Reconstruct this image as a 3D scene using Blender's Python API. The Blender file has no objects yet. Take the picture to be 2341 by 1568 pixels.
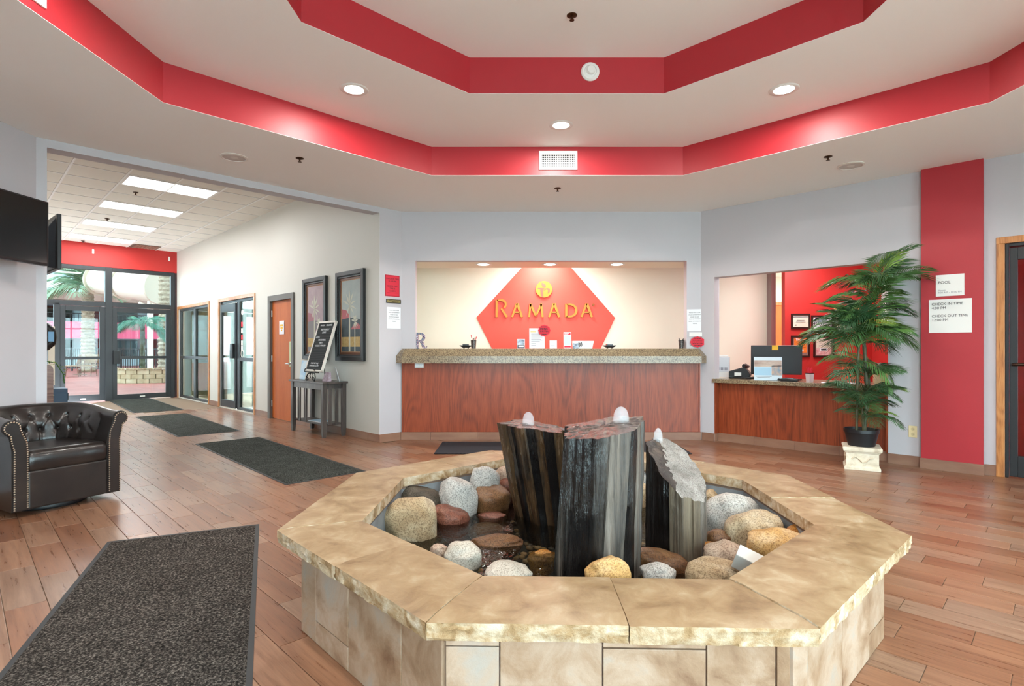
import bpy, bmesh, math, random
from mathutils import Vector, Matrix, noise

# ------------------------------------------------------------------ camera, sky, exposure
S = bpy.context.scene
COL = S.collection
rnd = random.Random(11)
PI = math.pi
Q = math.sqrt(.5)

cd = bpy.data.cameras.new('camera')
cam = bpy.data.objects.new('camera', cd); COL.objects.link(cam)
cam.location = (0, 0, 1.18); cam.rotation_euler = (PI / 2, 0, 0)
cd.sensor_width = 36; cd.lens = 36 * 1270 / 2341; cd.shift_y = 11 / 2341; cd.clip_start = .02; cd.clip_end = 300
S.camera = cam

w = bpy.data.worlds.new('sky'); S.world = w; w.use_nodes = True
bg = w.node_tree.nodes['Background']
bg.inputs[0].default_value = (.86, .93, 1.0, 1); bg.inputs[1].default_value = 8.5

S.view_settings.view_transform = 'Standard'
S.view_settings.look = 'None'
S.view_settings.gamma = 1
S.view_settings.use_curve_mapping = False
S.view_settings.exposure = 1.18

# ------------------------------------------------------------------ materials
def lin(c):
    return tuple(((x / 255) / 12.92 if x / 255 <= .04045 else ((x / 255 + .055) / 1.055) ** 2.4) for x in c) + (1,)

class NT:
    def __init__(s, name):
        s.m = bpy.data.materials.new(name); s.m.use_nodes = True
        s.t = s.m.node_tree; s.b = s.t.nodes['Principled BSDF']; s.out = s.t.nodes['Material Output']
    def n(s, typ, **kw):
        nd = s.t.nodes.new(typ)
        for k, v in kw.items():
            if k.startswith('i_'):
                key = k[2:]; key = int(key) if key.isdigit() else key.replace('_', ' ')
                nd.inputs[key].default_value = v
            else: setattr(nd, k, v)
        return nd
    def l(s, a, b, ia=0, ib=0):
        s.t.links.new(a.outputs[ia], b.inputs[ib]); return b
    def coords(s, scale=(1, 1, 1), rand=True, kind='Object'):
        tc = s.n('ShaderNodeTexCoord'); mp = s.n('ShaderNodeMapping')
        mp.inputs['Scale'].default_value = scale
        s.l(tc, mp, kind)
        if rand:
            oi = s.n('ShaderNodeObjectInfo'); mu = s.n('ShaderNodeMath', operation='MULTIPLY', i_1=37.0)
            s.l(oi, mu, 'Random'); s.l(mu, mp, 0, 'Location')
        return mp
    def noise(s, mp, scale, detail=4, rough=.55, dist=0):
        nz = s.n('ShaderNodeTexNoise'); nz.inputs['Scale'].default_value = scale
        nz.inputs['Detail'].default_value = detail; nz.inputs['Roughness'].default_value = rough
        nz.inputs['Distortion'].default_value = dist
        s.l(mp, nz, 0, 'Vector'); return nz
    def ramp(s, src, stops, out=0):
        r = s.n('ShaderNodeValToRGB'); e = r.color_ramp.elements
        while len(e) < len(stops): e.new(.5)
        for i, (p, c) in enumerate(stops): e[i].position = p; e[i].color = lin(c)
        s.l(src, r, out); return r
    def bump(s, src, strength, dist=.01, out=0):
        b = s.n('ShaderNodeBump', i_Strength=strength, i_Distance=dist)
        s.l(src, b, out, 'Height'); s.l(b, s.b, 0, 'Normal'); return b
    def mix(s, fac, a, b, mode='MIX', f=None):
        m = s.n('ShaderNodeMix', data_type='RGBA', blend_type=mode)
        if f is not None: m.inputs[0].default_value = f
        else: s.t.links.new(fac.outputs[0], m.inputs[0])
        for src, k in ((a, 6), (b, 7)):
            if isinstance(src, tuple): m.inputs[k].default_value = src
            else: s.t.links.new(src.outputs[2 if src.bl_idname == 'ShaderNodeMix' else 0], m.inputs[k])
        return m
    def col(s, nd):
        s.t.links.new(nd.outputs[2 if nd.bl_idname == 'ShaderNodeMix' else 0], s.b.inputs['Base Color'])
    def set(s, rough=.5, metal=0, spec=.5, coat=0):
        s.b.inputs['Roughness'].default_value = rough; s.b.inputs['Metallic'].default_value = metal
        s.b.inputs['Specular IOR Level'].default_value = spec; s.b.inputs['Coat Weight'].default_value = coat
        s.b.inputs['Coat Roughness'].default_value = .12

def plain(name, c, rough=.5, metal=0, c2=None, vs=4, stretch=(1, 1, 1), bump=0, bs=60, spec=.5, coat=0, bd=.004):
    t = NT(name); t.set(rough, metal, spec, coat); t.b.inputs['Base Color'].default_value = lin(c)
    if c2 or bump:
        mp = t.coords(stretch)
        if c2: t.col(t.ramp(t.noise(mp, vs, 5), [(.3, c), (.7, c2)]))
        if bump: t.bump(t.noise(mp, bs, 3), bump, bd)
    return t.m

def emis(name, c, st):
    t = NT(name); t.b.inputs['Base Color'].default_value = lin(c)
    t.b.inputs['Emission Color'].default_value = lin(c); t.b.inputs['Emission Strength'].default_value = st
    return t.m

def grain(name, c1, c2, c3, axis='Z', scale=1.0, rough=.4, coat=.15, rings=26, warp=.5):
    """oak-like veneer: contour lines of a stretched noise field make the cathedral figure, fine pores on top"""
    t = NT(name); t.set(rough, 0, .5, coat)
    st = {'Z': (1, 1, .14), 'X': (.14, 1, 1), 'Y': (1, .14, 1)}[axis]; st2 = {'Z': (1, 1, .05), 'X': (.05, 1, 1), 'Y': (1, .05, 1)}[axis]
    mp = t.coords(tuple(x * scale for x in st)); mp2 = t.coords(tuple(x * scale for x in st2))
    big = t.noise(mp, 3.2, 1.5, .45, warp)
    wv = t.n('ShaderNodeMath', operation='MULTIPLY', i_1=float(rings) * 6.28); t.l(big, wv)
    sn = t.n('ShaderNodeMath', operation='SINE'); t.l(wv, sn)
    ab = t.n('ShaderNodeMath', operation='MULTIPLY', i_1=.075); t.l(sn, ab)
    fine = t.noise(mp2, 90, 3, .65); broad = t.noise(mp2, 5, 2, .5)
    f1 = t.n('ShaderNodeMath', operation='MULTIPLY_ADD', i_1=.7); t.l(fine, f1); t.l(ab, f1, 0, 2)
    f2 = t.n('ShaderNodeMath', operation='MULTIPLY_ADD', i_1=.35); t.l(broad, f2); t.l(f1, f2, 0, 2)
    t.col(t.ramp(f2, [(.28, c1), (.52, c2), (.78, c3)])); t.bump(f2, .1, .002)
    return t.m

def glass(name, tint=(235, 245, 245), refl=1.0, rough=.0):
    t = NT(name); t.t.nodes.remove(t.b)
    tr = t.n('ShaderNodeBsdfTransparent'); tr.inputs[0].default_value = lin(tint)
    gl = t.n('ShaderNodeBsdfGlossy'); gl.inputs['Roughness'].default_value = rough
    fr = t.n('ShaderNodeFresnel', i_IOR=1.45); mu = t.n('ShaderNodeMath', operation='MULTIPLY', i_1=refl); t.l(fr, mu)
    mx = t.n('ShaderNodeMixShader'); t.l(mu, mx); t.l(tr, mx, 0, 1); t.l(gl, mx, 0, 2); t.l(mx, t.out)
    return t.m

M = {}
M['wall'] = plain('wall paint', (192, 188, 192), .55, bump=.08, bs=220)
M['cream'] = plain('cream paint', (236, 228, 210), .6)
M['office'] = plain('pale wall paint', (206, 204, 196), .5, bump=.06, bs=200)
M['ceil'] = plain('ceiling paint', (246, 242, 238), .7, bump=.06, bs=150)
M['red'] = plain('red paint', (174, 30, 42), .46, bump=.12, bs=260, spec=.6)
M['redflat'] = plain('red wall paint', (196, 46, 42), .55)
M['coral'] = plain('coral hexagon paint', (232, 76, 60), .55)
M['base'] = plain('baseboard tile', (126, 88, 70), .45, c2=(158, 120, 98), vs=6, stretch=(.3, 1, 1), bump=.1)
M['oakpanel'] = grain('reddish oak veneer', (98, 38, 17), (138, 58, 26), (162, 76, 40), 'Z', 1.0, .42, .06, 14)
M['oaktrim'] = grain('golden oak trim', (140, 82, 36), (190, 124, 66), (208, 148, 88), 'Z', 2.0, .42, .15, 8)
M['orangedoor'] = grain('orange wood veneer', (176, 84, 28), (190, 98, 36), (200, 108, 46), 'Z', 1.4, .6, .0, 3)
M['darkmetal'] = plain('dark bronze aluminium', (52, 55, 58), .38, .3)
M['steel'] = plain('brushed steel', (190, 190, 188), .3, 1)
M['doorframe'] = plain('grey brown door frame', (96, 90, 84), .5)
M['black'] = plain('black plastic', (22, 23, 26), .4)
M['screen'] = plain('black screen glass', (10, 11, 13), .12)
M['white'] = plain('white plastic', (232, 230, 226), .45)
M['paper'] = plain('white paper', (236, 238, 242), .8)
M['ink'] = plain('black ink', (40, 40, 46), .8)
M['greyink'] = plain('grey ink', (130, 130, 140), .8)
M['redpaper'] = plain('red paper', (214, 40, 62), .7)
M['acryl'] = glass('clear acrylic', (240, 244, 246), 1.0)
M['glass'] = glass('window glass', (226, 238, 238), .9)
M['gold'] = plain('brushed gold metal', (196, 120, 40), .42, .35)
M['goldside'] = plain('gold plastic side', (150, 80, 24), .5)
M['lamp'] = emis('lamp diffuser', (255, 252, 245), 14)
M['troffer'] = emis('fluorescent diffuser', (255, 255, 252), 4)
M['rubber'] = plain('black rubber', (44, 46, 48), .6)
M['darkwood'] = grain('dark stained wood', (34, 28, 27), (62, 52, 48), (92, 80, 74), 'Z', 2.0, .42, .15, 4)
M['iron'] = plain('wrought iron', (28, 28, 30), .45, .6)
M['bronze'] = plain('bronze fitting', (84, 58, 40), .4, .8)

# granite-look counter
t = NT('speckled granite laminate'); t.set(.28, 0, .5, .3)
mp = t.coords((1, 1, 1), False)
a = t.n('ShaderNodeTexVoronoi'); a.inputs['Scale'].default_value = 120; t.l(mp, a, 0, 'Vector')
t.col(t.ramp(a, [(0, (58, 46, 36)), (.35, (116, 98, 76)), (.7, (160, 142, 112)), (1, (84, 70, 56))], 1))
M['granite'] = t.m

# wood-look floor plank tile (long axis local X)
def plankmat():
    t = NT('wood look plank tile'); t.set(.32, 0, .5)
    mp = t.coords((.07, 1, 1))
    oi = t.n('ShaderNodeObjectInfo'); ge = t.n('ShaderNodeNewGeometry')
    ad = t.n('ShaderNodeMath', operation='ADD'); t.l(oi, ad, 'Random'); t.l(ge, ad, 'Random Per Island', 1)
    fr = t.n('ShaderNodeMath', operation='FRACT'); t.l(ad, fr)
    basec = t.ramp(fr, [(0, (146, 102, 76)), (.35, (162, 118, 90)), (.7, (172, 134, 108)), (1, (156, 128, 108))])
    mu = t.n('ShaderNodeVectorMath', operation='SCALE'); mu.inputs['Scale'].default_value = 23
    cb = t.n('ShaderNodeCombineXYZ'); t.l(fr, cb, 0, 0); t.l(fr, cb, 0, 1); t.l(cb, mu)
    va = t.n('ShaderNodeVectorMath', operation='ADD'); t.l(mp, va); t.l(mu, va, 0, 1)
    streak = t.noise(va, 46, 6, .7, .3); blot = t.noise(va, 7, 3, .6)
    s1 = t.ramp(streak, [(.3, (162, 138, 124)), (.5, (222, 213, 206)), (.72, (255, 253, 250))])
    s2 = t.ramp(blot, [(.3, (204, 190, 182)), (.65, (255, 255, 255))])
    m1 = t.mix(None, basec, s1, 'MULTIPLY', .75); m2 = t.mix(None, m1, s2, 'MULTIPLY', .7)
    t.col(m2); t.bump(streak, .07, .003)
    rr = t.n('ShaderNodeMapRange', i_3=.2, i_4=.4); t.l(streak, rr); t.l(rr, t.b, 0, 'Roughness')
    return t.m
M['plank'] = plankmat()
M['grout'] = plain('tan grout', (134, 114, 96), .8)

# carpet
def carpet(name, c1, c2, c3):
    t = NT(name); t.set(.95, 0, .1)
    mp = t.coords((1, 1, 1))
    f = t.noise(mp, 95, 3, .8); g = t.noise(mp, 9, 3, .6)
    m = t.mix(None, t.ramp(f, [(.33, c1), (.5, c2), (.68, c3)]), t.ramp(g, [(.3, (170, 168, 166)), (.7, (255, 255, 255))]), 'MULTIPLY', .6)
    t.col(m); t.bump(f, 1.0, .012)
    return t.m
M['carpet'] = carpet('grey brown entrance carpet', (18, 16, 15), (66, 61, 57), (150, 142, 134))
M['carpetg'] = carpet('grey green entrance carpet', (26, 28, 26), (66, 70, 66), (118, 122, 116))
M['logomat'] = plain('black logo mat', (34, 36, 44), .9, bump=.6, bs=300)

# sandstone cap, slate tiles, boulders
def stone(name, cs, scale, rough=.7, bump=.3, bs=40, stretch=(1, 1, 1), spec=.35, speck=None):
    t = NT(name); t.set(rough, 0, spec)
    mp = t.coords(stretch)
    n1 = t.noise(mp, scale, 8, .62, .5)
    st = [(.28 + .44 * i / (len(cs) - 1), c) for i, c in enumerate(cs)]
    r1 = t.ramp(n1, st)
    n2 = t.noise(mp, bs, 5, .7)
    if speck:
        n4 = t.noise(mp, bs * 2.2, 3, .7); r2 = t.ramp(n4, [(.36, speck), (.54, (255, 255, 255)), (.8, (255, 255, 255))])
        r1 = t.mix(None, r1, r2, 'MULTIPLY', .7)
    oi = t.n('ShaderNodeObjectInfo'); rv = t.ramp(oi, [(0, (232, 226, 218)), (1, (255, 255, 255))], 'Random')
    t.col(t.mix(None, r1, rv, 'MULTIPLY', 1.0)); t.bump(n2, bump, .006)
    return t.m
M['cap'] = stone('honed sandstone', [(124, 98, 70), (150, 124, 92), (166, 142, 110), (184, 168, 142)], 9, .34, .12, 60)
M['capedge'] = stone('rough split sandstone', [(120, 90, 58), (166, 136, 100), (196, 176, 150), (220, 208, 192)], 16, .8, .9, 60)
M['tile'] = stone('slate look wall tile', [(124, 92, 70), (156, 126, 102), (176, 150, 130), (164, 154, 146)], 6, .45, .4, 26)
M['tilegrout'] = plain('brown grout', (138, 112, 96), .85)
M['liner'] = plain('grey rubber liner', (150, 154, 158), .4, c2=(96, 100, 104), vs=6)
# ------------------------------------------------------------------ mesh helpers
class MB:
    def __init__(s): s.v = []; s.f = []; s.x = Matrix()
    def add(s, vs, fs):
        o = len(s.v); s.v += [tuple(s.x @ Vector(p)) for p in vs]; s.f += [tuple(i + o for i in f) for f in fs]; return s
    def box(s, x0, x1, y0, y1, z0, z1):
        return s.add([(x0, y0, z0), (x1, y0, z0), (x1, y1, z0), (x0, y1, z0), (x0, y0, z1), (x1, y0, z1), (x1, y1, z1), (x0, y1, z1)],
                     [(3, 2, 1, 0), (4, 5, 6, 7), (0, 1, 5, 4), (1, 2, 6, 5), (2, 3, 7, 6), (3, 0, 4, 7)])
    def prism(s, pts, z0, z1):      # polygon in XY (ccw) extruded along Z
        n = len(pts)
        return s.add([(x, y, z0) for x, y in pts] + [(x, y, z1) for x, y in pts],
                     [tuple(range(n - 1, -1, -1)), tuple(range(n, 2 * n))] + [(i, (i + 1) % n, n + (i + 1) % n, n + i) for i in range(n)])
    def slab(s, pts, y0, y1):       # polygon in XZ (ccw seen from -Y) extruded along Y
        n = len(pts)
        return s.add([(x, y0, z) for x, z in pts] + [(x, y1, z) for x, z in pts],
                     [tuple(range(n)), tuple(range(2 * n - 1, n - 1, -1))] + [((i + 1) % n, i, n + i, n + (i + 1) % n) for i in range(n)])
    def loft(s, rings, caps=True, closed=True):
        n = len(rings[0]); vs = [p for r in rings for p in r]; fs = []
        for k in range(len(rings) - 1):
            for i in range(n if closed else n - 1):
                a, b = k * n + i, k * n + (i + 1) % n
                fs.append((a, b, b + n, a + n))
        if caps:
            fs.append(tuple(range(n - 1, -1, -1))); fs.append(tuple(range((len(rings) - 1) * n, len(rings) * n)))
        return s.add(vs, fs)
    def tube(s, path, r, n=8, caps=True):
        path = [Vector(p) for p in path]; rs = r if isinstance(r, (list, tuple)) else [r] * len(path)
        rings = []; up = None
        for i, p in enumerate(path):
            d = (path[min(i + 1, len(path) - 1)] - path[max(i - 1, 0)])
            d = d.normalized() if d.length > 1e-9 else Vector((0, 0, 1))
            if up is None: up = Vector((0, 0, 1)) if abs(d.z) < .9 else Vector((1, 0, 0))
            a = d.cross(up)
            if a.length < 1e-4: a = d.cross(Vector((0, 1, 0)))
            a.normalize(); b = a.cross(d).normalized(); up = b
            rings.append([tuple(p + a * (math.cos(t) * rs[i]) + b * (math.sin(t) * rs[i])) for t in [2 * PI * k / n for k in range(n)]])
        return s.loft(rings, caps)
    def lathe(s, prof, n=24, c=(0, 0, 0), caps=True):
        rings = [[(c[0] + r * math.cos(2 * PI * k / n), c[1] + r * math.sin(2 * PI * k / n), c[2] + z) for k in range(n)] for r, z in prof]
        return s.loft(rings, caps)
    def ball(s, c, r, n=8, m=5):
        rr = r if isinstance(r, (list, tuple)) else (r, r, r)
        rings = []
        for j in range(m + 1):
            th = -PI / 2 + PI * (j * .98 + .01 * m) / m
            rings.append([(c[0] + rr[0] * math.cos(th) * math.cos(2 * PI * k / n), c[1] + rr[1] * math.cos(th) * math.sin(2 * PI * k / n), c[2] + rr[2] * math.sin(th)) for k in range(n)])
        return s.loft(rings)
    def mesh(s, name, mat, smooth=None, bevel=0, mats=None, pick=None):
        me = bpy.data.meshes.new(name); me.from_pydata(s.v, [], s.f)
        bm = bmesh.new(); bm.from_mesh(me)
        bmesh.ops.recalc_face_normals(bm, faces=bm.faces)
        if bevel:
            bmesh.ops.bevel(bm, geom=[e for e in bm.edges if len(e.link_faces) == 2 and e.calc_face_angle(0) > .6], offset=bevel, segments=2, profile=.6, affect='EDGES')
        bm.to_mesh(me); bm.free()
        for m in (mats or [mat]): me.materials.append(M[m] if isinstance(m, str) else m)
        if pick:
            for p in me.polygons: p.material_index = pick(p)
        if smooth:
            me.shade_smooth(); me.set_sharp_from_angle(angle=math.radians(smooth))
        return me
    def build(s, name, mat, parent=None, **kw):
        return link(name, s.mesh(name, mat, **kw), parent)

def link(name, data, parent=None, loc=None, rz=0):
    o = bpy.data.objects.new(name, data); COL.objects.link(o)
    if parent: o.parent = parent
    if loc: o.location = loc
    if rz: o.rotation_euler.z = rz
    return o
def tag(o, label=None, cat=None, group=None, kind=None):
    for k, v in (('label', label), ('category', cat), ('group', group), ('kind', kind)):
        if v: o[k] = v
    return o
def thing(name, label, cat, loc=(0, 0, 0), rz=0, group=None):
    o = link(name, None, None, loc, rz); o.empty_display_size = .1
    return tag(o, label, cat, group)
def struct(o, label=None): 
    o['kind'] = 'structure'
    if label: o['label'] = label
    return o
def clone(o, parent=None):
    c = o.copy(); COL.objects.link(c); c.parent = parent
    for ch in o.children: clone(ch, c)
    return c
def text(parent, body, size, x, z, mat, y=-.002, name='lettering', align='CENTER', sx=1, space=1.0, ext=.0003, rx=PI / 2, rz=0, line=1.0, shear=0):
    cu = bpy.data.curves.new('t', 'FONT'); cu.body = body; cu.size = size; cu.align_x = align; cu.extrude = ext
    cu.space_character = space; cu.space_line = line; cu.resolution_u = 3; cu.shear = shear
    ob = bpy.data.objects.new('t', cu); COL.objects.link(ob)
    bpy.context.view_layer.update()
    me = bpy.data.meshes.new_from_object(ob.evaluated_get(bpy.context.evaluated_depsgraph_get()))
    bpy.data.objects.remove(ob); bpy.data.curves.remove(cu)
    me.materials.clear(); me.materials.append(M[mat])
    o = link(name, me, parent, (x, y, z)); o.rotation_euler = (rx, 0, rz); o.scale = (sx, 1, 1)
    return o
def nz(x, y=0, z=0): return noise.noise(Vector((x, y, z)))

# ------------------------------------------------------------------ places
def P(u, v, Y):                       # photograph pixel at a known depth -> point
    return Vector(((u - 1170.5) * Y / 1270, Y, 1.18 - (v - 795) * Y / 1270))
def PZ(u, v, z=0):                    # photograph pixel on a level plane -> point
    return P(u, v, (1.18 - z) * 1270 / (v - 795))
O = Vector((-1.646, 6.914, 0)); D = Vector((-Q, Q, 0)); N = Vector((-Q, -Q, 0))
def L(a, b, z=0): return O + D * a + N * b + Vector((0, 0, z))       # corridor: a along it, b across it
BR = Vector((2.426, 7.14, 0)); DR = Vector((Q, -Q, 0))
def RW(s, z=0, off=0): return BR + DR * s + Vector((-Q, -Q, 0)) * off + Vector((0, 0, z))   # right diagonal wall, s metres along, off into the room
R45 = -PI / 4
CH = 2.93; CC = 3.45

# ------------------------------------------------------------------ room shell
def wall(name, origin, rz, length, height, openings=(), thick=.14, mat='wall', z0=0):
    xs = sorted({0, length, *[o[0] for o in openings], *[o[1] for o in openings]})
    zs = sorted({z0, height, *[o[2] for o in openings], *[o[3] for o in openings]})
    m = MB()
    for i in range(len(xs) - 1):
        for j in range(len(zs) - 1):
            cx, cz = (xs[i] + xs[i + 1]) / 2, (zs[j] + zs[j + 1]) / 2
            if any(o[0] < cx < o[1] and o[2] < cz < o[3] for o in openings): continue
            m.box(xs[i], xs[i + 1], 0, thick, zs[j], zs[j + 1])
    o = m.build(name, mat); o.location = origin; o.rotation_euler.z = rz
    return struct(o)

# floor slab and its planks
m = MB(); m.box(-9.0, 12.5, -2.6, 14.0, -.12, -.005)
floor = struct(m.build('floor', 'grout'), 'brown wood look plank tile floor')
m = MB(); m.box(.0015, .5985, .0015, .1485, -.011, 0); plank_me = m.mesh('plank', 'plank', bevel=.0012)
cells = []
def inroom(x, y):
    a = (Vector((x, y, 0)) - O).dot(D); b = (Vector((x, y, 0)) - O).dot(N)
    if -.3 < a < 9.05 and -.05 < b < 3.6: return True
    if not (-4.05 < x < 5.7 and -1.8 < y < 7.3): return False
    return x - y > -8.75 and x + y < 9.75 and x + y > -3.2 and x - y < 4.3
for j in range(-60, 75):
    offs = [0, .2, .4, .1, .3][j % 5] + .03 * ((j * 7) % 3)
    for i in range(-20, 20):
        lx, ly = i * .6 + offs, j * .15
        c = Vector((Q * (lx + .3) + Q * (ly + .075), -Q * (lx + .3) + Q * (ly + .075)))   # local X runs along (Q,-Q)
        if not inroom(c.x, c.y): continue
        if math.hypot(c.x - .33, c.y - 2.79) < 1.05: continue
        vis = c.y > 1.55 and abs(c.x / c.y) < .98
        cells.append((0 if vis else 1, c.length, lx, ly))
cells.sort()
rest = MB()
for k, (q, dd, lx, ly) in enumerate(cells):
    if k < 300:
        o = link('plank', plank_me, floor, (Q * lx + Q * ly, -Q * lx + Q * ly, 0), R45)
    else:
        rest.box(lx + .0015, lx + .5985, ly + .0015, ly + .1485, -.011, 0)
o = rest.build('planks', 'plank', floor); o.rotation_euler.z = R45; o['kind'] = 'stuff'

# walls
A0 = Vector((-1.42, 7.14, 0)); B0 = Vector((-3.95, 4.61, 0))
XN0, XN1 = -1.24, 2.245               # niche opening
wall('wall_back', (A0.x, 7.14, 0), 0, BR.x - A0.x, CH, [(XN0 - A0.x, XN1 - A0.x, 0, 2.30)], .12)
LR = 3.2 * math.sqrt(2)
wall('wall_right', BR, R45, LR, CH, [(.181, 2.03, .0, 2.07), (2.93, 4.03, 0, 2.13)], .14)
wd = math.hypot(B0.x - A0.x, B0.y - A0.y)
wo = (Vector((-1.646, 6.914, 0)) - A0).length
wall('wall_opening', B0, PI / 4, wd, CC + .05, [(.07, wd - wo, 0, 2.86)], .16)
wall('wall_left', (-3.95, .8, 0), PI / 2, 3.81, CH, (), .14)
wall('wall_frontleft', (-1.42, -1.73, 0), PI * .75, math.hypot(2.53, 2.53), CH, (), .14)
wall('wall_front', (2.43, -1.73, 0), PI, 3.85, CH, [(.15, 3.7, .1, 2.65)], .14)
wall('wall_frontright', (5.626, 1.466, 0), PI * 1.25, LR, CH, [(.15, 4.35, .1, 2.65)], .14)
wall('wall_rightside', (5.626, 3.94, 0), -PI / 2, 2.474, CH, (), .14)
# corridor walls
aw = 9.06
def WA(a): return aw - a              # wall-local x of corridor distance a (wall starts at the far end)
wall('wall_office', L(aw, .004), R45, aw - .001, CC + .05, [(WA(8.84), WA(6.62), .02, 2.09), (WA(5.94), WA(4.11), .02, 2.09), (WA(3.42), WA(2.50), 0, 2.0)], .14, 'office')
wall('wall_corridor', L(-.02, 3.45), R45 + PI, aw, CC + .05, (), .12, 'office')
wall('wall_end', L(8.98, 3.45), PI / 4, 3.45, CC + .05, [(.0, 3.40, 0, 2.965)], .12, 'redflat')

# front storefront glass behind the camera
n = 0
for org, rz, ln in (((2.43, -1.73, 0), PI, 3.85), ((5.626, 1.466, 0), PI * 1.25, LR)):
    n += 1
    m = MB(); hi = ln - .15 if ln < 4 else 4.35
    hi = {1: 3.7, 2: 4.35}[n]
    for k in range(5):
        x = .15 + (hi - .15) * k / 4; m.box(x - .03, x + .03, .03, .1, .1, 2.65)
    m.box(.15, hi, .03, .1, .1, .16); m.box(.15, hi, .03, .1, 2.59, 2.65); m.box(.15, hi, .03, .1, 2.05, 2.11)
    o = struct(m.build('window_%d' % n, 'darkmetal')); o.location = org; o.rotation_euler.z = rz
    g = MB(); g.box(.15, hi, .06, .066, .12, 2.63); g.build('pane', 'glass', o)
m = MB(); m.box(-40, 45, -60, -2.62, -.2, -.05)
struct(m.build('ground_outside', plain('daylight bounce pavement', (205, 203, 198), .9)))  # unseen ground, made pale to bounce daylight up to the ceiling

# ------------------------------------------------------------------ ceiling with two trays
def octv(cx, cy, a, hs):
    return [(cx + hs, cy + a), (cx - hs, cy + a), (cx - a, cy + hs), (cx - a, cy - hs), (cx - hs, cy - a), (cx + hs, cy - a), (cx + a, cy - hs), (cx + a, cy + hs)]
T1 = octv(.46, 2.69, 2.95, 1.275); T2 = octv(.44, 2.70, 1.76, .78)
WO = [(2.43, 7.16), (-1.43, 7.16), (-3.97, 4.62), (-3.97, .79), (-1.43, -1.75), (2.44, -1.75), (5.65, 1.46), (5.65, 3.95)]
def annulus(m, o, i, z, th=.002):
    for k in range(8):
        k2 = (k + 1) % 8
        m.add([(*o[k], z), (*o[k2], z), (*i[k2], z), (*i[k], z), (*o[k], z + th), (*o[k2], z + th), (*i[k2], z + th), (*i[k], z + th)],
              [(0, 1, 2, 3), (7, 6, 5, 4), (0, 4, 5, 1), (2, 6, 7, 3), (1, 5, 6, 2), (3, 7, 4, 0)])
Z1, Z2 = 3.22, 3.51
m = MB(); annulus(m, WO, T1, CH); T1o = octv(.46, 2.69, 2.99, 1.29); T2o = octv(.44, 2.70, 1.80, .795)
annulus(m, T1o, T2, Z1); m.prism(T2o, Z2, Z2 + .05)
ceiling = struct(m.build('ceiling', 'ceil'), 'warm white lobby ceiling stepping up in two octagonal trays')
for ring, ringo, za, zb in ((T1, T1o, CH, Z1), (T2, T2o, Z1, Z2)):
    for k in range(8):
        k2 = (k + 1) % 8; m = MB()
        m.add([(*ring[k], za + .002), (*ring[k2], za + .002), (*ringo[k2], za + .002), (*ringo[k], za + .002), (*ring[k], zb), (*ring[k2], zb), (*ringo[k2], zb), (*ringo[k], zb)],
              [(0, 1, 2, 3), (7, 6, 5, 4), (0, 4, 5, 1), (2, 6, 7, 3), (1, 5, 6, 2), (3, 7, 4, 0)])
        m.build('fascia', 'red', ceiling)

# corridor suspended ceiling: T-bar grid and lay-in panels
cs = link('ceiling_corridor', None, None, L(0, 0, CC), R45); struct(cs, 'white suspended panel ceiling of the corridor')
# local frame: +x = -D (towards the lobby), +y = -N (towards the office wall)
ga = [2.65 + .58 * k for k in range(-5, 12)]; gb = [-.14, .44, 1.01, 1.575, 2.14, 2.72, 3.3]
m = MB()
for a_ in ga: m.box(-a_ - .012, -a_ + .012, -3.45, 0, 0, .02)
for b_ in gb[1:]: m.box(-8.98, .2, -b_ - .012, -b_ + .012, .0005, .02)
m.build('ceiling_grid', 'white', cs)
panel_mat = plain('mineral fibre panel', (226, 220, 210), .9, bump=.35, bs=180)
pan_me = {}
LAMP_A = [2.65, 4.39, 6.13, 7.87]
for i in range(len(ga) - 1):
    for j in range(6):
        a0, a1, b0, b1 = ga[i] + .014, min(ga[i + 1], 8.97) - .014, max(gb[j], 0) + .014, gb[j + 1] - .014
        if j in (2, 3) and any(abs(ga[i] - x) < .01 for x in LAMP_A): continue
        if a1 < 0: continue
        key = (round(a1 - a0, 3), round(b1 - b0, 3))
        if key not in pan_me:
            m = MB(); m.box(0, key[0], 0, key[1], .006, .02); pan_me[key] = m.mesh('ceiling_panel', panel_mat)
        link('ceiling_panel', pan_me[key], cs, (-a1, -b1, 0))
m = MB(); m.box(-9.1, .3, -3.6, .1, .16, .2); m.build('plenum_lid', 'white', cs)
# ------------------------------------------------------------------ baseboards (rows of tiles)
def baseboard(name, p, q, off=.012, h=.1, step=.6):
    d = q - p; ln = d.length; rz = math.atan2(d.y, d.x)
    root = struct(link(name, None, None, p, rz)); x = 0
    k = 0
    while x < ln - .01:
        x1 = min(x + (step if k else step * .63), ln); k += 1
        m = MB(); m.box(x + .001, x1 - .001, -off, 0, 0, h); m.build('tile', 'base', root, bevel=.001); x = x1
    return root
baseboard('baseboard_back', Vector((A0.x, 7.14, 0)), Vector((BR.x, 7.14, 0)), .03, .1)
baseboard('baseboard_right', RW(2.03), RW(2.31))
baseboard('baseboard_desk', RW(.02), RW(.18))
baseboard('baseboard_door', RW(2.79), RW(2.88))
baseboard('baseboard_pillar', L(0, 0) + Vector((-.006, -.006, 0)), A0)
for i, (a1, a0) in enumerate(((2.44, .0), (4.05, 3.47), (6.57, 6.02))):
    baseboard('baseboard_office%d' % (i + 1), L(a1, 0), L(a0, 0))
baseboard('baseboard_left', Vector((-3.95, .8, 0)), Vector((-3.95, 4.6, 0)))
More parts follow.
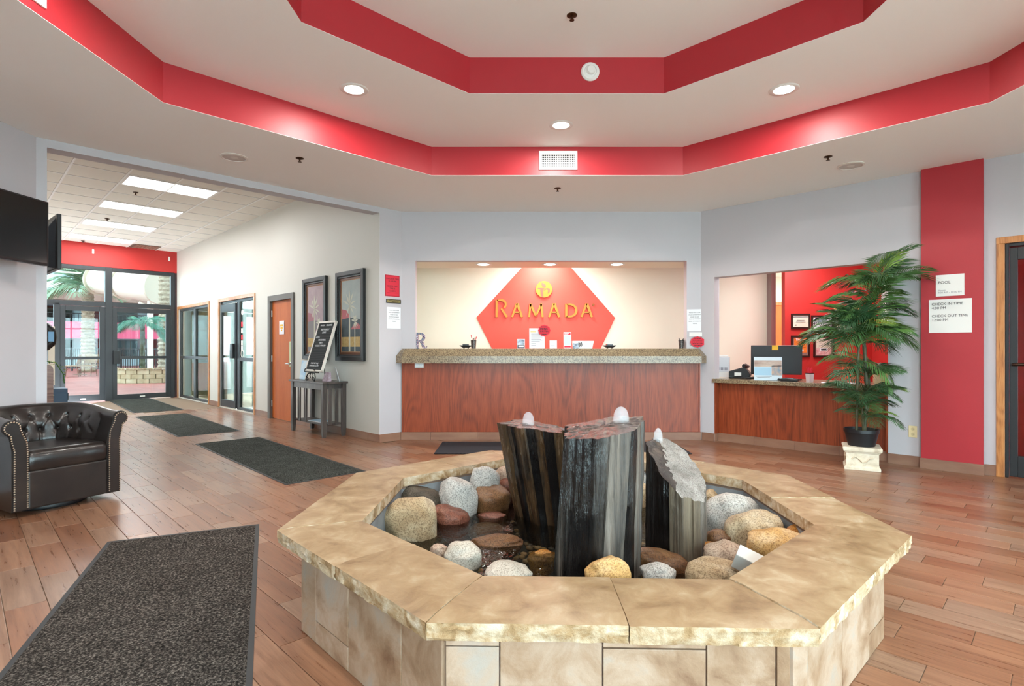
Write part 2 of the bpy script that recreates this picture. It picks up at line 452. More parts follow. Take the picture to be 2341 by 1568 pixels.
# red pilaster
pl = struct(link('trim_1', None, None, RW(2.314), R45), 'red painted pilaster on the grey wall')
m = MB(); m.box(0, .47, -.06, .0, .1, CH); m.build('pilaster_shaft', 'red', pl)
m = MB(); m.box(-.008, .478, -.072, .0, 0, .1); m.build('tile', 'base', pl, bevel=.001)

# ------------------------------------------------------------------ lamps and ceiling fittings
def disc_light(parent, r, power, z=-.02, col=(1, .95, .88)):
    ld = bpy.data.lights.new('lamp_light', 'AREA'); ld.shape = 'DISK'; ld.size = r * 2; ld.energy = power; ld.color = col
    lo = bpy.data.objects.new('lamp_light', ld); COL.objects.link(lo); lo.parent = parent; lo.location.z = z
    return lo
ring = MB(); ring.lathe([(.075, -.004), (.105, -.006), (.112, 0), (.075, 0)], 32, caps=False)
ring_me = ring.mesh('trim_ring', 'white', smooth=50)
m = MB(); m.lathe([(.078, -.003), (.06, -.008), (.001, -.01), (.001, .0), (.078, 0)], 32); dif_me = m.mesh('diffuser', 'lamp', smooth=50)
dl_lab = {2: 'round ceiling downlight above the front desk', 1: 'round ceiling downlight towards the red pilaster', 3: 'round ceiling downlight towards the corridor opening'}
for k in range(8):
    an = k * PI / 4; r = 2.4
    t_ = thing('recessed_downlight', dl_lab.get(k, 'round recessed ceiling downlight over the entrance side'), 'ceiling light', (.45 + r * math.cos(an), 2.69 + r * math.sin(an), Z1), 0, 'lobby downlights')
    link('trim_ring', ring_me, t_); link('diffuser', dif_me, t_); disc_light(t_, .07, 13)
for x, lb in ((-.384, 'small downlight in the soffit over the decorative letter end of the desk'), (.507, 'small downlight in the soffit over the gold emblem'), (1.404, 'small downlight in the soffit over the red seal end of the desk')):
    t_ = thing('recessed_downlight', lb, 'ceiling light', (x, 7.447, 2.30), 0, 'soffit downlights')
    link('trim_ring', ring_me, t_); link('diffuser', dif_me, t_); disc_light(t_, .07, 3.6, col=(1, .96, .9))
# troffers
def lamp_light_rect(parent, sx, sy, power, z):
    ld = bpy.data.lights.new('lamp_light', 'AREA'); ld.shape = 'RECTANGLE'; ld.size = sx; ld.size_y = sy; ld.energy = power
    lo = bpy.data.objects.new('lamp_light', ld); COL.objects.link(lo); lo.parent = parent; lo.location.z = z
order = ['nearest the lobby opening', 'second from the lobby opening', 'third from the lobby opening', 'closest to the pool doors']
m = MB(); m.box(-.265, .265, -.545, .545, .002, .02); tro_me = m.mesh('diffuser', 'troffer')
m = MB()
for s_ in (-1, 1):
    m.box(-.278, .278, s_ * .545 - .012, s_ * .545 + .012, -.006, .015); m.box(s_ * .266 - .012, s_ * .266 + .012, -.545, .545, -.006, .015)
trf_me = m.mesh('lamp_frame', 'white')
m = MB()
for k in range(1, 4): m.box(-.265, .265, -.545 + k * .2725 - .004, -.545 + k * .2725 + .004, -.004, .004)
m.box(-.004, .004, -.545, .545, -.004, .004); trd_me = m.mesh('louvre_bars', plain('pale louvre', (236, 238, 236), .5))
for k, a_ in enumerate(LAMP_A):
    t_ = thing('fluorescent_troffer', 'long fluorescent panel light in the corridor ceiling, ' + order[k], 'ceiling light', L(a_ + .29, 1.575, CC), R45, 'corridor troffers')
    link('lamp_frame', trf_me, t_); link('diffuser', tro_me, t_); link('louvre_bars', trd_me, t_); lamp_light_rect(t_, .5, 1.05, 13, -.01)
# speakers, sprinklers
m = MB(); m.lathe([(.115, 0), (.118, -.006), (.1, -.012), (.098, -.006), (.001, -.008)], 32, caps=False); spk_me = m.mesh('speaker_rim', plain('ceiling white enamel', (222, 212, 204), .5), smooth=40)
m = MB(); m.lathe([(.098, -.007), (.001, -.0075)], 32, caps=False); spg_me = m.mesh('grille', plain('speaker grille', (206, 196, 190), .7, bump=.5, bs=500))
for p, lb in (((-2.55, 5.097, CH), 'flush round ceiling speaker near the corridor opening'), ((3.25, 5.33, CH), 'flush round ceiling speaker near the red pilaster')):
    t_ = thing('ceiling_speaker', lb, 'speaker', p); link('speaker_rim', spk_me, t_); link('grille', spg_me, t_)
m = MB(); m.lathe([(.001, 0), (.036, 0), (.036, -.004), (.014, -.012), (.001, -.012)], 20); esc_me = m.mesh('escutcheon', 'bronze', smooth=40)
m = MB(); m.lathe([(.008, -.01), (.008, -.03), (.017, -.033), (.017, -.036), (.001, -.037)], 14); hd_me = m.mesh('sprinkler_head', 'bronze', smooth=40)
for p, lb in (((-1.96, 5.13, CH), 'bronze sprinkler beside the corridor side speaker'), ((.50, 6.09, CH), 'bronze sprinkler below the white air vent'), ((2.893, 5.086, CH), 'bronze sprinkler beside the pilaster side speaker'),
              ((.42, 3.893, Z2), 'bronze sprinkler in the highest ceiling tray'), ((-5.5, 8.12, CC), 'sprinkler in the corridor ceiling after the first panel light'), ((-7.12, 9.77, CC), 'sprinkler in the corridor ceiling after the second panel light'), ((-9.12, 11.81, CC), 'sprinkler in the corridor ceiling after the third panel light')):
    t_ = thing('fire_sprinkler', lb, 'sprinkler', p, 0, 'ceiling sprinklers'); link('escutcheon', esc_me, t_); link('sprinkler_head', hd_me, t_)
# vents on the lower fascia (local: face towards -Y)
def vent(label, loc, rz, w_, h_):
    t_ = thing('air_vent', label, 'vent', loc, rz)
    m = MB(); b = .03
    m.box(0, w_, -.012, 0, 0, b); m.box(0, w_, -.012, 0, h_ - b, h_); m.box(0, b, -.012, 0, b, h_ - b); m.box(w_ - b, w_, -.012, 0, b, h_ - b)
    m.build('vent_frame', 'white', t_, bevel=.002)
    m = MB(); m.box(b, w_ - b, -.003, -.001, b, h_ - b); m.build('duct_shade_sheet', plain('painted duct shade', (40, 42, 46), .8), t_)  # flat dark sheet, painted as the shade behind the blades
    for k in range(7):
        z = b + (h_ - 2 * b) * (k + .5) / 7; m = MB(); m.box(b, w_ - b, -.009, -.004, z - .0022, z + .0022); m.build('slat', 'white', t_)
    for k in range(18):
        x = b + (w_ - 2 * b) * (k + .5) / 18; m = MB(); m.box(x - .0018, x + .0018, -.0105, -.006, b, h_ - b); m.build('blade', 'white', t_)
vent('white louvred air vent on the red tray edge above the front desk', (.273, 5.64, 2.985), 0, .39, .19)
vent('white air vent on the red tray edge over the left wall', (-2.49, 2.5, 2.985), PI / 2, .46, .19)
t_ = thing('fire_alarm_sounder', 'round white alarm device on the upper red tray edge', 'alarm', (.627, 4.46, 3.392)); t_.rotation_euler.x = PI / 2
m = MB(); m.lathe([(.074, 0), (.074, .012), (.062, .022), (.05, .022), (.046, .014), (.001, .014)], 32); m.build('backplate', 'white', t_, smooth=35)
m = MB(); m.lathe([(.036, .014), (.034, .034), (.028, .04), (.001, .04)], 28, (.004, .008, 0)); m.build('sounder_dome', 'white', t_, smooth=35)

# corridor: dark return grille, hooks
t_ = thing('return_grille', 'brown return air grille in the corridor ceiling near the pool doors', 'vent', L(8.6, .73, CC), R45)
m = MB(); m.box(-.25, .25, -.26, .26, -.008, .004)
m.build('vent_frame', plain('grille brown', (128, 110, 96), .6), t_)
for k in range(8):
    m = MB(); m.box(-.23, .23, -.24 + .06 * k, -.21 + .06 * k, -.014, -.008); m.build('slat', plain('grille slat', (100, 86, 76), .6) if k == 0 else 'base', t_)

# ------------------------------------------------------------------ doors and windows of the office wall (local x = viewer's right, -y = into the corridor)
def casing(parent, x0, x1, z1, wd=.06, mat='oaktrim', y0=-.022, y1=.0):
    for nm, bx in (('casing', (x0 - wd, x0, 0, z1)), ('casing', (x1, x1 + wd, 0, z1)), ('head_casing', (x0 - wd, x1 + wd, z1, z1 + wd))):
        m = MB(); m.box(bx[0], bx[1], y0, y1, bx[2], bx[3]); m.build(nm, mat, parent, bevel=.004)
# door_1: orange wood door
d1 = struct(link('door_1', None, None, L(2.96, 0), R45), 'orange wood veneer door with grey brown metal frame')
m = MB(); m.box(-.46, -.415, -.025, .1, 0, 2.0); m.box(.415, .46, -.025, .1, 0, 2.0); m.box(-.46, .46, -.025, .1, 1.955, 2.0); m.box(-.505, -.46, -.025, 0, 0, 2.045); m.box(.46, .505, -.025, 0, 0, 2.045); m.box(-.46, .46, -.025, 0, 2.0, 2.045)
m.build('door_frame', 'doorframe', d1)
m = MB(); m.box(-.412, .412, .02, .062, .01, 1.952); leaf = m.build('door_leaf', 'orangedoor', d1, bevel=.003)
m = MB(); m.box(.27, .36, .013, .02, .88, 1.28); m.build('push_plate', plain('worn brass plate', (150, 138, 92), .35, .8), leaf)
m = MB(); m.lathe([(.03, 0), (.03, .012), (.012, .016), (.012, .045)], 20); m.x = Matrix(); 
o = m.build('handle_rose', 'steel', leaf, smooth=40); o.location = (.335, .02, .93); o.rotation_euler.x = PI / 2
m = MB(); m.tube([(.335, -.025, .93), (.28, -.03, .93), (.2, -.022, .925)], [.012, .011, .008], 10); m.build('lever_handle', 'steel', leaf, smooth=50)
for z in (.25, 1.0, 1.75):
    m = MB(); m.tube([(-.413, .012, z - .05), (-.413, .012, z + .05)], .009, 8); m.build('hinge', 'steel', leaf)
pn = tag(link('paper_notice', None, None, L(2.98, .03 - .05, 1.40), R45), 'small paper notice with yellow print taped to the orange door', 'notice')
pn.location = L(2.98, -.012, 1.40)
m = MB(); m.box(-.095, .095, 0, .002, 0, .22); m.build('sheet', 'paper', pn)
M['yellowink'] = plain('yellow ink', (240, 190, 60), .7)
m = MB(); m.box(-.06, .06, -.001, 0, .13, .16); m.box(-.045, .045, -.001, 0, .09, .12); m.box(-.025, .025, -.001, 0, .05, .075); m.build('print', 'yellowink', pn)
# storefront unit: door leaf + sidelight
def bars(parent, lst, name, y0=.02, y1=.075, mat='darkmetal'):
    for x0, x1, z0, z1 in lst:
        m = MB(); m.box(x0, x1, y0, y1, z0, z1); m.build(name, mat, parent, bevel=.004)
d2 = struct(link('door_2', None, None, L(5.025, 0), R45), 'dark framed glass office door with sidelight and oak casing')
casing(d2, -.91, .91, 2.09)
bars(d2, [(-.91, -.87, .02, 2.09), (.87, .91, .02, 2.09), (-.87, .87, 2.04, 2.09), (-.02, .12, .02, 2.04)], 'mullion')
bars(d2, [(.12, .87, .02, .07), (.12, .87, .93, 1.0)], 'mullion')
lf = link('door_leaf', None, d2)
bars(lf, [(-.86, -.80, .03, 2.03), (-.10, -.03, .03, 2.03), (-.80, -.10, 1.88, 2.03), (-.80, -.10, .03, .17)], 'stile', -.005, .04)
m = MB(); m.box(-.80, -.10, .015, .02, .17, 1.88); m.build('pane', 'glass', lf)
m = MB(); m.box(-.2, -.07, -.05, -.01, .98, 1.26); m.build('pull_handle', 'black', lf, bevel=.01)
m = MB(); m.box(.12, .87, .045, .05, .07, .93); m.build('pane', 'glass', d2)
m = MB(); m.box(.12, .87, .045, .05, 1.0, 2.04); m.build('pane', 'glass', d2)
for z, c in ((1.62, 'redpaper'), (1.5, 'white'), (1.38, 'redpaper'), (1.27, 'white'), (1.17, 'paper')):
    st = MB(); st.box(.14, .22, .041, .044, z - .045, z + .045); st.build('sticker', c, d2)
m = MB(); m.lathe([(.05, 0), (.05, .003), (.001, .003)], 24); o = m.build('sticker', 'white', d2); o.location = (.2, .044, 1.84); o.rotation_euler.x = PI / 2
m = MB(); m.lathe([(.075, 0), (.075, .003), (.055, .003), (.055, 0)], 24, caps=False); o = m.build('sticker', 'white', d2); o.location = (.2, .044, 1.0 + .07); o.rotation_euler.x = PI / 2
w4 = struct(link('window_4', None, None, L(7.73, 0), R45), 'dark framed office window with oak casing')
casing(w4, -1.11, 1.11, 2.09)
bars(w4, [(-1.11, -1.05, .02, 2.09), (1.06, 1.11, .02, 2.09), (-1.05, 1.06, 2.04, 2.09), (-1.05, 1.06, .02, .07), (-.02, .12, .07, 2.04), (-1.05, -.02, .93, .99), (.12, 1.06, .93, .99)], 'mullion')
for x0, x1 in ((-1.05, -.02), (.12, 1.06)):
    for z0, z1 in ((.07, .93), (.99, 2.04)):
        m = MB(); m.box(x0, x1, .045, .05, z0, z1); m.build('pane', 'glass', w4)
# the office behind: walls, floor, blinds, red column, shelf
m = MB(); m.box(-9.4, -1.2, .14, 3.2, -.05, 0); m.box(-9.4, -1.2, 3.2, 3.3, 0, 2.7); m.box(-9.4, -9.3, .14, 3.2, 0, 2.7); m.box(-3.55, -3.45, .14, 3.2, 0, 2.7)
o = struct(m.build('wall_officeroom', 'cream')); o.location = L(0, 0); o.rotation_euler.z = R45
m = MB(); m.box(-9.4, -1.2, .14, 3.3, 2.7, 2.75); o = struct(m.build('ceiling_office', 'white')); o.location = L(0, 0); o.rotation_euler.z = R45
m = MB(); m.box(-8.95, -8.7, .6, .85, 0, 2.7); o = struct(m.build('wall_officered', 'redflat')); o.location = L(0, 0); o.rotation_euler.z = R45
m = MB(); m.box(-6.0, -5.2, 1.1, 1.2, 0, 2.7); o = struct(m.build('wall_officered.001', 'redflat')); o.location = L(0, 0); o.rotation_euler.z = R45
for a_ in (5.0, 7.6):
    t_ = thing('added_office_light', 'added square light inside the office behind the ' + ('glass door' if a_ < 6 else 'window'), 'ceiling light', L(a_, -1.6, 2.70), R45)
    m = MB(); m.box(-.3, .3, -.3, .3, -.02, 0); m.build('diffuser', 'troffer', t_); lamp_light_rect(t_, .5, .5, 200, -.03)  # unseen lamps added to light the office behind its glass
M['blind'] = plain('cream vertical blind', (214, 200, 164), .6, c2=(196, 180, 140), vs=9, stretch=(1, 1, .05))
def blinds(label, x0, x1, a_, off=.13):
    t_ = thing('vertical_blinds', label, 'blinds', L(a_, 0, 0), R45); m = MB(); k = x0
    while k < x1:
        m.x = Matrix.Translation((k, off, 0)) @ Matrix.Rotation(math.radians(55 + rnd.uniform(-6, 6)), 4, 'Z')
        m.box(-.042, .042, -.001, .001, .06, 2.02); k += .07
    o = m.build('slats', 'blind', t_); o['kind'] = 'stuff'
    m = MB(); m.box(x0 - .03, x1 + .03, off - .02, off + .02, 2.02, 2.07); m.build('head_rail', 'white', t_)
blinds('cream vertical blinds behind the sidelight of the glass office door', .36, .84, 5.025, .2)
blinds('cream vertical blinds behind the whole office window', -.75, 1.04, 7.73, .2)
t_ = thing('brochure_rack', 'dark rack of leaflets behind the glass office door', 'rack', L(4.72, -.42, 0), R45)
m = MB(); m.box(-.16, .16, 0, .06, 0, 1.62); m.build('rack_back', plain('brown rack', (92, 62, 46), .6), t_)
for k in range(7):
    z = .35 + k * .17; m = MB(); m.box(-.15, .15, -.05, 0, z, z + .02); m.build('shelf', 'darkwood', t_)
    m = MB(); m.box(-.13, -.01, -.03, -.025, z + .02, z + .13); m.box(.01, .13, -.03, -.025, z + .02, z + .12); m.build('leaflets', ['paper', 'redpaper', 'yellowink'][k % 3], t_)
# end glazing: storefront towards the pool (local frame at b=0, x = viewer's right)
w5 = struct(link('window_5', None, None, L(8.98, 0), PI / 4), 'dark framed storefront with transoms and glass doors to the pool')
def X(b): return -b
bars(w5, [(-.13, -.0, 0, 2.96), (-1.40, -1.27, 0, 2.96), (-2.28, -2.18, 0, 2.14), (-2.75, -2.66, 0, 2.96), (-3.45, -3.36, 0, 2.96)], 'mullion', .0, .11)
bars(w5, [(-3.36, -2.75, 2.88, 2.96), (-2.66, -1.40, 2.88, 2.96), (-1.27, -.13, 2.88, 2.96), (-3.36, -2.75, 2.09, 2.19), (-2.66, -1.40, 2.09, 2.19), (-1.27, -.13, 2.09, 2.19)], 'rail', .0, .11)
for x0, x1 in ((-3.36, -2.75), (-2.66, -1.40), (-1.27, -.13)):
    m = MB(); m.box(x0, x1, .05, .056, 2.19, 2.88); m.build('pane', 'glass', w5)
for x0, x1, bot in ((-1.27, -.13, .13), (-2.18, -1.40, .16)):
    dl = link('door_leaf', None, w5)
    bars(dl, [(x0, x0 + .09, .02, 2.08), (x1 - .1, x1, .02, 2.08), (x0 + .09, x1 - .1, 1.98, 2.08), (x0 + .09, x1 - .1, .02, bot)], 'stile', .01, .06)
    m = MB(); m.box(x0 + .09, x1 - .1, .03, .036, bot, 1.98); m.build('pane', 'glass', dl)
    m = MB(); m.box(x0 + .09, x1 - .1, -.01, .02, .93, .99); m.build('push_bar', 'darkmetal', dl) 
    m = MB(); m.box((x0 + x1) / 2 - .05, (x0 + x1) / 2 + .05, .005, .009, .06, .085); m.build('maker_plate', 'white', dl)
m = MB(); m.box(-3.36, -2.28, .03, .036, .1, 2.09); m.build('pane', 'glass', w5)
bars(w5, [(-3.36, -2.28, .0, .1)], 'rail', .0, .11)
m = MB(); m.box(-1.26, -1.13, -.05, .0, .82, 1.12); m.build('pull_handle', 'black', w5, bevel=.008)
for b_, lb in ((1.62, 'tiny white sensor on the red band above the left pool door'), (.17, 'tiny white sensor on the red band above the right pool door')):
    t_ = thing('door_sensor', lb, 'sensor', L(8.98, b_, 3.28), PI / 4); m = MB(); m.box(-.018, .018, -.03, 0, -.05, .05); m.build('sensor_body', 'white', t_, bevel=.004)
# right entrance door
d3 = struct(link('door_3', None, None, RW(3.48), R45), 'black framed glass door with push bar and oak casing')
casing(d3, -.55, .55, 2.13, .06)
bars(d3, [(-.55, -.525, 0, 2.13), (.525, .55, 0, 2.13), (-.525, .525, 2.1, 2.13)], 'mullion', .0, .1, 'black')
lf = link('door_leaf', None, d3)
bars(lf, [(-.52, -.465, .01, 2.09), (.465, .52, .01, 2.09), (-.465, .465, 1.98, 2.09), (-.465, .465, .01, .2)], 'stile', .02, .065, 'black')
m = MB(); m.box(-.465, .465, .04, .046, .2, 1.98); m.build('pane', 'glass', lf)
m = MB(); m.tube([(-.49, .02, 1.03), (-.49, -.045, 1.03), (-.45, -.055, 1.03), (.45, -.055, 1.03), (.49, -.045, 1.03), (.49, .02, 1.03)], .014, 10); m.build('push_bar', plain('dark bronze bar', (64, 50, 42), .35, .8), lf, smooth=50)
m = MB(); m.box(-1.0, 1.6, .16, 2.2, -.05, 0); o = struct(m.build('floor_vestibule', 'plank')); o.location = RW(3.48); o.rotation_euler.z = R45
m = MB(); m.box(-1.0, 1.6, 2.2, 2.3, 0, 2.9); m.box(-1.0, -.9, .16, 2.2, 0, 2.9); o = struct(m.build('wall_vestibule', 'red')); o.location = RW(3.48); o.rotation_euler.z = R45

t_ = thing('added_vestibule_light', 'added square light behind the black framed glass door', 'ceiling light', RW(3.48, 2.7, -1.2), R45); m = MB(); m.box(-.25, .25, -.25, .25, -.02, 0); m.build('diffuser', 'troffer', t_); lamp_light_rect(t_, .45, .45, 70, -.03)  # unseen lamp added to brighten the red wall past the door
m = MB(); m.box(-1.0, 1.6, .14, 2.3, 2.7, 2.75); o = struct(m.build('ceiling_vestibule', 'white')); o.location = RW(3.48); o.rotation_euler.z = R45
# ------------------------------------------------------------------ back office behind the desk
m = MB(); m.box(-1.76, 7.2, 7.28, 11.4, -.1, -.012); struct(m.build('floor_backoffice', plain('brown office carpet', (120, 92, 78), .9)))
m = MB(); m.box(-1.8, 3.99, 8.7, 8.82, 0, 2.62); struct(m.build('wall_logo', 'cream'))
m = MB(); m.box(3.99, 4.06, 8.55, 8.82, 0, 2.62); struct(m.build('trim_2', plain('mauve wall end', (150, 128, 128), .6)))
m = MB(); m.box(3.93, 5.19, 8.0, 8.1, 0, 2.62)
struct(m.build('wall_redoffice', 'redflat'))
m = MB(); m.box(5.19, 5.29, 5.2, 8.1, 0, 2.62); struct(m.build('wall_redside', 'redflat'))
m = MB(); m.box(3.6, 7.2, 11.3, 11.4, 0, 2.62); m.box(-1.8, -1.74, 7.28, 8.7, 0, 2.62); m.box(7.1, 7.2, 7.3, 11.3, 0, 2.62); struct(m.build('wall_passage', plain('pale green paint', (222, 226, 212), .6)))
m = MB(); m.box(-1.8, 2.6, 7.28, 8.7, 2.62, 2.66); m.prism([(2.55, 7.3), (5.3, 4.9), (7.2, 6.9), (7.2, 11.4), (2.55, 11.4)], 2.62, 2.66)
struct(m.build('ceiling_backoffice', 'white'))
m = MB(); m.box(-1.74, 2.55, 7.26, 7.78, 2.30, 2.62); struct(m.build('trim_3', 'cream'))
d4 = struct(link('door_4', None, None, (5.33, 11.28, 0)), 'golden wood door in the passage behind the desk')
m = MB(); m.box(-.45, .45, -.03, .02, 0, 2.04); m.build('door_leaf', 'orangedoor', d4); casing(d4, -.45, .0 + .45, 2.04, .07, 'oaktrim', -.05, 0)
for p, pw in (((5.6, 9.8, 2.62), 35), ((3.95, 7.35, 2.62), 12), ((.5, 8.25, 2.62), 13)):
    t_ = thing('added_office_light', {35: 'added square light in the passage behind the desk', 12: 'added square light between the two desks', 13: 'added square light behind the soffit of the front desk'}[pw], 'ceiling light', p)
    m = MB(); m.box(-.25, .25, -.25, .25, -.02, 0); m.build('diffuser', 'troffer', t_); lamp_light_rect(t_, .45, .45, pw, -.03)  # unseen lamps added to brighten the back office and passage walls
# hexagon panel and lettering
PX = 8.7 / 1270
hx = tag(link('hexagon_sign', None, None, (0, 8.7, 0)), 'large coral red hexagon painted board behind the front desk', 'sign')
pts = [P(u, v, 8.7) for u, v in ((1089, 726), (1158, 862), (1342, 862), (1406, 727), (1297, 602), (1202, 602))]
m = MB(); m.slab([(p.x, p.z) for p in pts], -.012, 0); m.build('hexagon_board', 'coral', hx)
sg = tag(link('gold_sign_letters', None, None, (0, 8.688, 0)), 'raised gold capital letters with round emblem on the coral hexagon', 'sign')
def cp(x, y):                       # lettering layout units -> metres on the panel
    return ((1130 + x / 9.754 - 1170.5) * PX, 1.18 - (630 + y / 9.754 - 795) * PX)
def stroke(m, pts, ws, y0=-.035, y1=0):
    pts = [Vector(cp(*p)) for p in pts]; ws = ws if isinstance(ws, list) else [ws] * len(pts); k = PX / 9.754
    lft, rgt = [], []
    for i, p in enumerate(pts):
        d = (pts[min(i + 1, len(pts) - 1)] - pts[max(i - 1, 0)]).normalized(); q = Vector((-d.y, d.x)) * ws[i] * k / 2
        lft.append(p + q); rgt.append(p - q)
    for i in range(len(pts) - 1):
        qd = [rgt[i], rgt[i + 1], lft[i + 1], lft[i]]
        m.slab([(a.x, a.y) for a in qd], y0, y1)
def arc(cx, cy, rx, ry, a0, a1, n=14): return [(cx + rx * math.cos(math.radians(a0 + (a1 - a0) * i / n)), cy + ry * math.sin(math.radians(a0 + (a1 - a0) * i / n))) for i in range(n + 1)]
def letter_A(x0, x1, t=625):
    m = MB(); c = (x0 + x1) / 2
    stroke(m, [(x0 + 22, 928), (c - 4, t)], [40, 46]); stroke(m, [(x1 - 24, 928), (c + 4, t)], [48, 58]); stroke(m, [(x0 + 75, 822), (x1 - 72, 822)], 28)
    m.build('letter', 'gold', sg)
m = MB(); stroke(m, [(55, 930), (55, 540)], 48); stroke(m, [(60, 556), (150, 552)] + arc(165, 645, 92, 92, -90, 62), [30, 34] + [46] * 13 + [36, 26]); stroke(m, [(158, 738), (284, 928)], [42, 52]); m.build('letter', 'gold', sg)
letter_A(375, 640)
m = MB(); stroke(m, [(775, 928), (806, 625)], [38, 44]); stroke(m, [(806, 640), (925, 905)], [54, 40]); stroke(m, [(925, 905), (1048, 640)], [36, 44]); stroke(m, [(1040, 625), (1075, 928)], [44, 46]); m.build('letter', 'gold', sg)
letter_A(1195, 1465)
m = MB(); stroke(m, [(1600, 930), (1600, 630)], 50); stroke(m, [(1605, 645), (1660, 645)] + arc(1675, 780, 148, 136, -90, 90) + [(1605, 916)], [28, 30] + [40] * 4 + [52] * 7 + [40] * 4 + [28]); m.build('letter', 'gold', sg)
letter_A(1915, 2190)
m = MB(); cx, cz = cp(2205, 650); m.lathe([(.001, .0), (.02, 0), (.02, .02), (.001, .02)], 16); o = m.build('registered_mark', 'goldside', sg); o.location = (cx, 0, cz); o.rotation_euler.x = PI / 2
cx, cz = cp(1105, 310)
em = MB(); em.lathe([(.001, 0), (.128, 0), (.128, .03), (.001, .03)], 48); emo = em.build('emblem_disc', 'gold', sg, smooth=40); emo.location = (cx, 0, cz); emo.rotation_euler.x = PI / 2
m = MB(); 
stroke(m, [(1055, 160), (1062, 215), (1095, 265)], [8, 20, 10], -.034, -.03); 
for q in ([(1052, 158), (1125, 190), (1150, 235), (1135, 280), (1085, 245), (1060, 205)], [(968, 282), (1120, 282), (1110, 300), (1035, 302), (968, 302)], [(1020, 300), (1100, 300), (1090, 350), (1092, 490), (1060, 488), (1030, 420)], [(1100, 350), (1125, 300), (1175, 284), (1235, 300), (1232, 370), (1190, 410), (1195, 330), (1160, 310), (1130, 330)]):
    pp = [cp(*p) for p in q]; m.slab([(a, b) for a, b in reversed(pp)], -.033, -.0295)
m.build('emblem_cutout', 'coral', sg)
# ------------------------------------------------------------------ front desk
fd = thing('reception_counter', 'long reddish oak reception counter with thick speckled granite top', 'counter', (.5, 7.14, 0))
m = MB(); m.box(-1.90, 1.915, -.02, -.001, .1, .985); m.build('front_panel', 'oakpanel', fd, bevel=.003)
m = MB(); m.box(-1.72, 1.73, 0, .45, 0, .985); m.build('counter_body', 'oakpanel', fd)
for s_ in (-1, 1):
    m = MB(); m.box(s_ * 1.9 - .012, s_ * 1.9 + .012, -.026, -.02, .1, .985); m.build('end_trim', 'oakpanel', fd)
m = MB()
# mitred slab: profile lofted round the clipped ends
prof = [(.0, .985), (.0, 1.075), (.075, 1.169)]
xl, xr, yf, yb = -1.98, 1.977, -.15, -.001
def ring_at(off, z): # octagonal clipped front outline
    c = .09
    return [(xl + off + .075, yb, z),  (xl + off, yf + c + off * .4, z), (xl + c + off * .4, yf + off, z), (xr - c - off * .4, yf + off, z), (xr - off, yf + c + off * .4, z), (xr - off - .075, yb, z)]
m.loft([ring_at(o_, z) for o_, z in prof]); m.build('granite_edge', 'granite', fd)
m = MB(); m.box(-1.73, 1.74, -.001, .5, .985, 1.169); m.build('granite_top', 'granite', fd)
# outlet under the counter edge
def outlet(label, loc, rz, horiz=False):
    t_ = thing('wall_outlet', label, 'outlet', loc, rz)
    w_, h_ = (.115, .07) if horiz else (.07, .115)
    m = MB(); m.box(-w_ / 2, w_ / 2, -.006, 0, 0, h_); m.build('cover_plate', plain('almond plate', (226, 206, 160), .4) if not horiz else 'white', t_, bevel=.002)
    for k in (-1, 1):
        m = MB(); c = (k * .026, h_ / 2) if horiz else (0, h_ / 2 + k * .026)
        m.lathe([(.001, 0), (.016, 0), (.016, .003), (.001, .003)], 16); o = m.build('socket', plain('socket face', (210, 190, 146), .4) if not horiz else 'paper', t_); o.location = (c[0], -.006, c[1]); o.rotation_euler.x = PI / 2
        for q in (-.005, .005):
            m = MB(); m.box(c[0] + q - .001, c[0] + q + .001, -.0102, -.009, c[1] - .005, c[1] + .005); m.build('slot', 'black', t_)
outlet('white outlet tucked under the granite counter edge', (-1.19, 7.122, .925), 0, True)
outlet('almond wall outlet between the palm and the red pilaster', RW(2.24, .285), R45)

CT = 1.1695
# decorative letter R
t_ = thing('decorative_letter', 'patterned capital letter R standing at the end of the counter', 'decoration', (-1.19, 7.2, CT), -.15)
M['pattern'] = (lambda t: (t.set(.4), t.col(t.ramp(t.noise(t.coords((1, 1, 1)), 42, 1, .4, 1.2), [(.42, (34, 40, 76)), (.47, (206, 206, 220)), (.52, (216, 210, 220)), (.55, (160, 40, 66)), (.62, (50, 110, 136))])), t.m)[2])(NT('paisley print'))
def rl(m, pts, ws, y0=-.015, y1=.015):
    pts = [Vector(p) for p in pts]; ws = ws if isinstance(ws, list) else [ws] * len(pts)
    a, b = [], []
    for i, p in enumerate(pts):
        d = (pts[min(i + 1, len(pts) - 1)] - pts[max(i - 1, 0)]).normalized(); q = Vector((-d.y, d.x)) * ws[i] / 2; a.append(p + q); b.append(p - q)
    for i in range(len(pts) - 1): m.slab([(v.x, v.y) for v in (b[i], b[i + 1], a[i + 1], a[i])], y0, y1)
m = MB(); rl(m, [(-.045, 0), (-.045, .195)], .038); rl(m, [(-.085, .2), (-.04, .197), (.0, .197)], [.012, .02, .02])
rl(m, [(-.01, .195), (.025, .19), (.048, .165), (.05, .14), (.035, .112), (.0, .098), (-.04, .098)], [.02, .026, .034, .034, .03, .02, .016])
rl(m, [(.0, .1), (.03, .07), (.045, .025), (.06, .008), (.082, .012), (.088, .03)], [.03, .034, .034, .024, .014, .01]); rl(m, [(-.075, .006), (-.015, .006)], .012)
m.build('letter_body', 'pattern', t_)
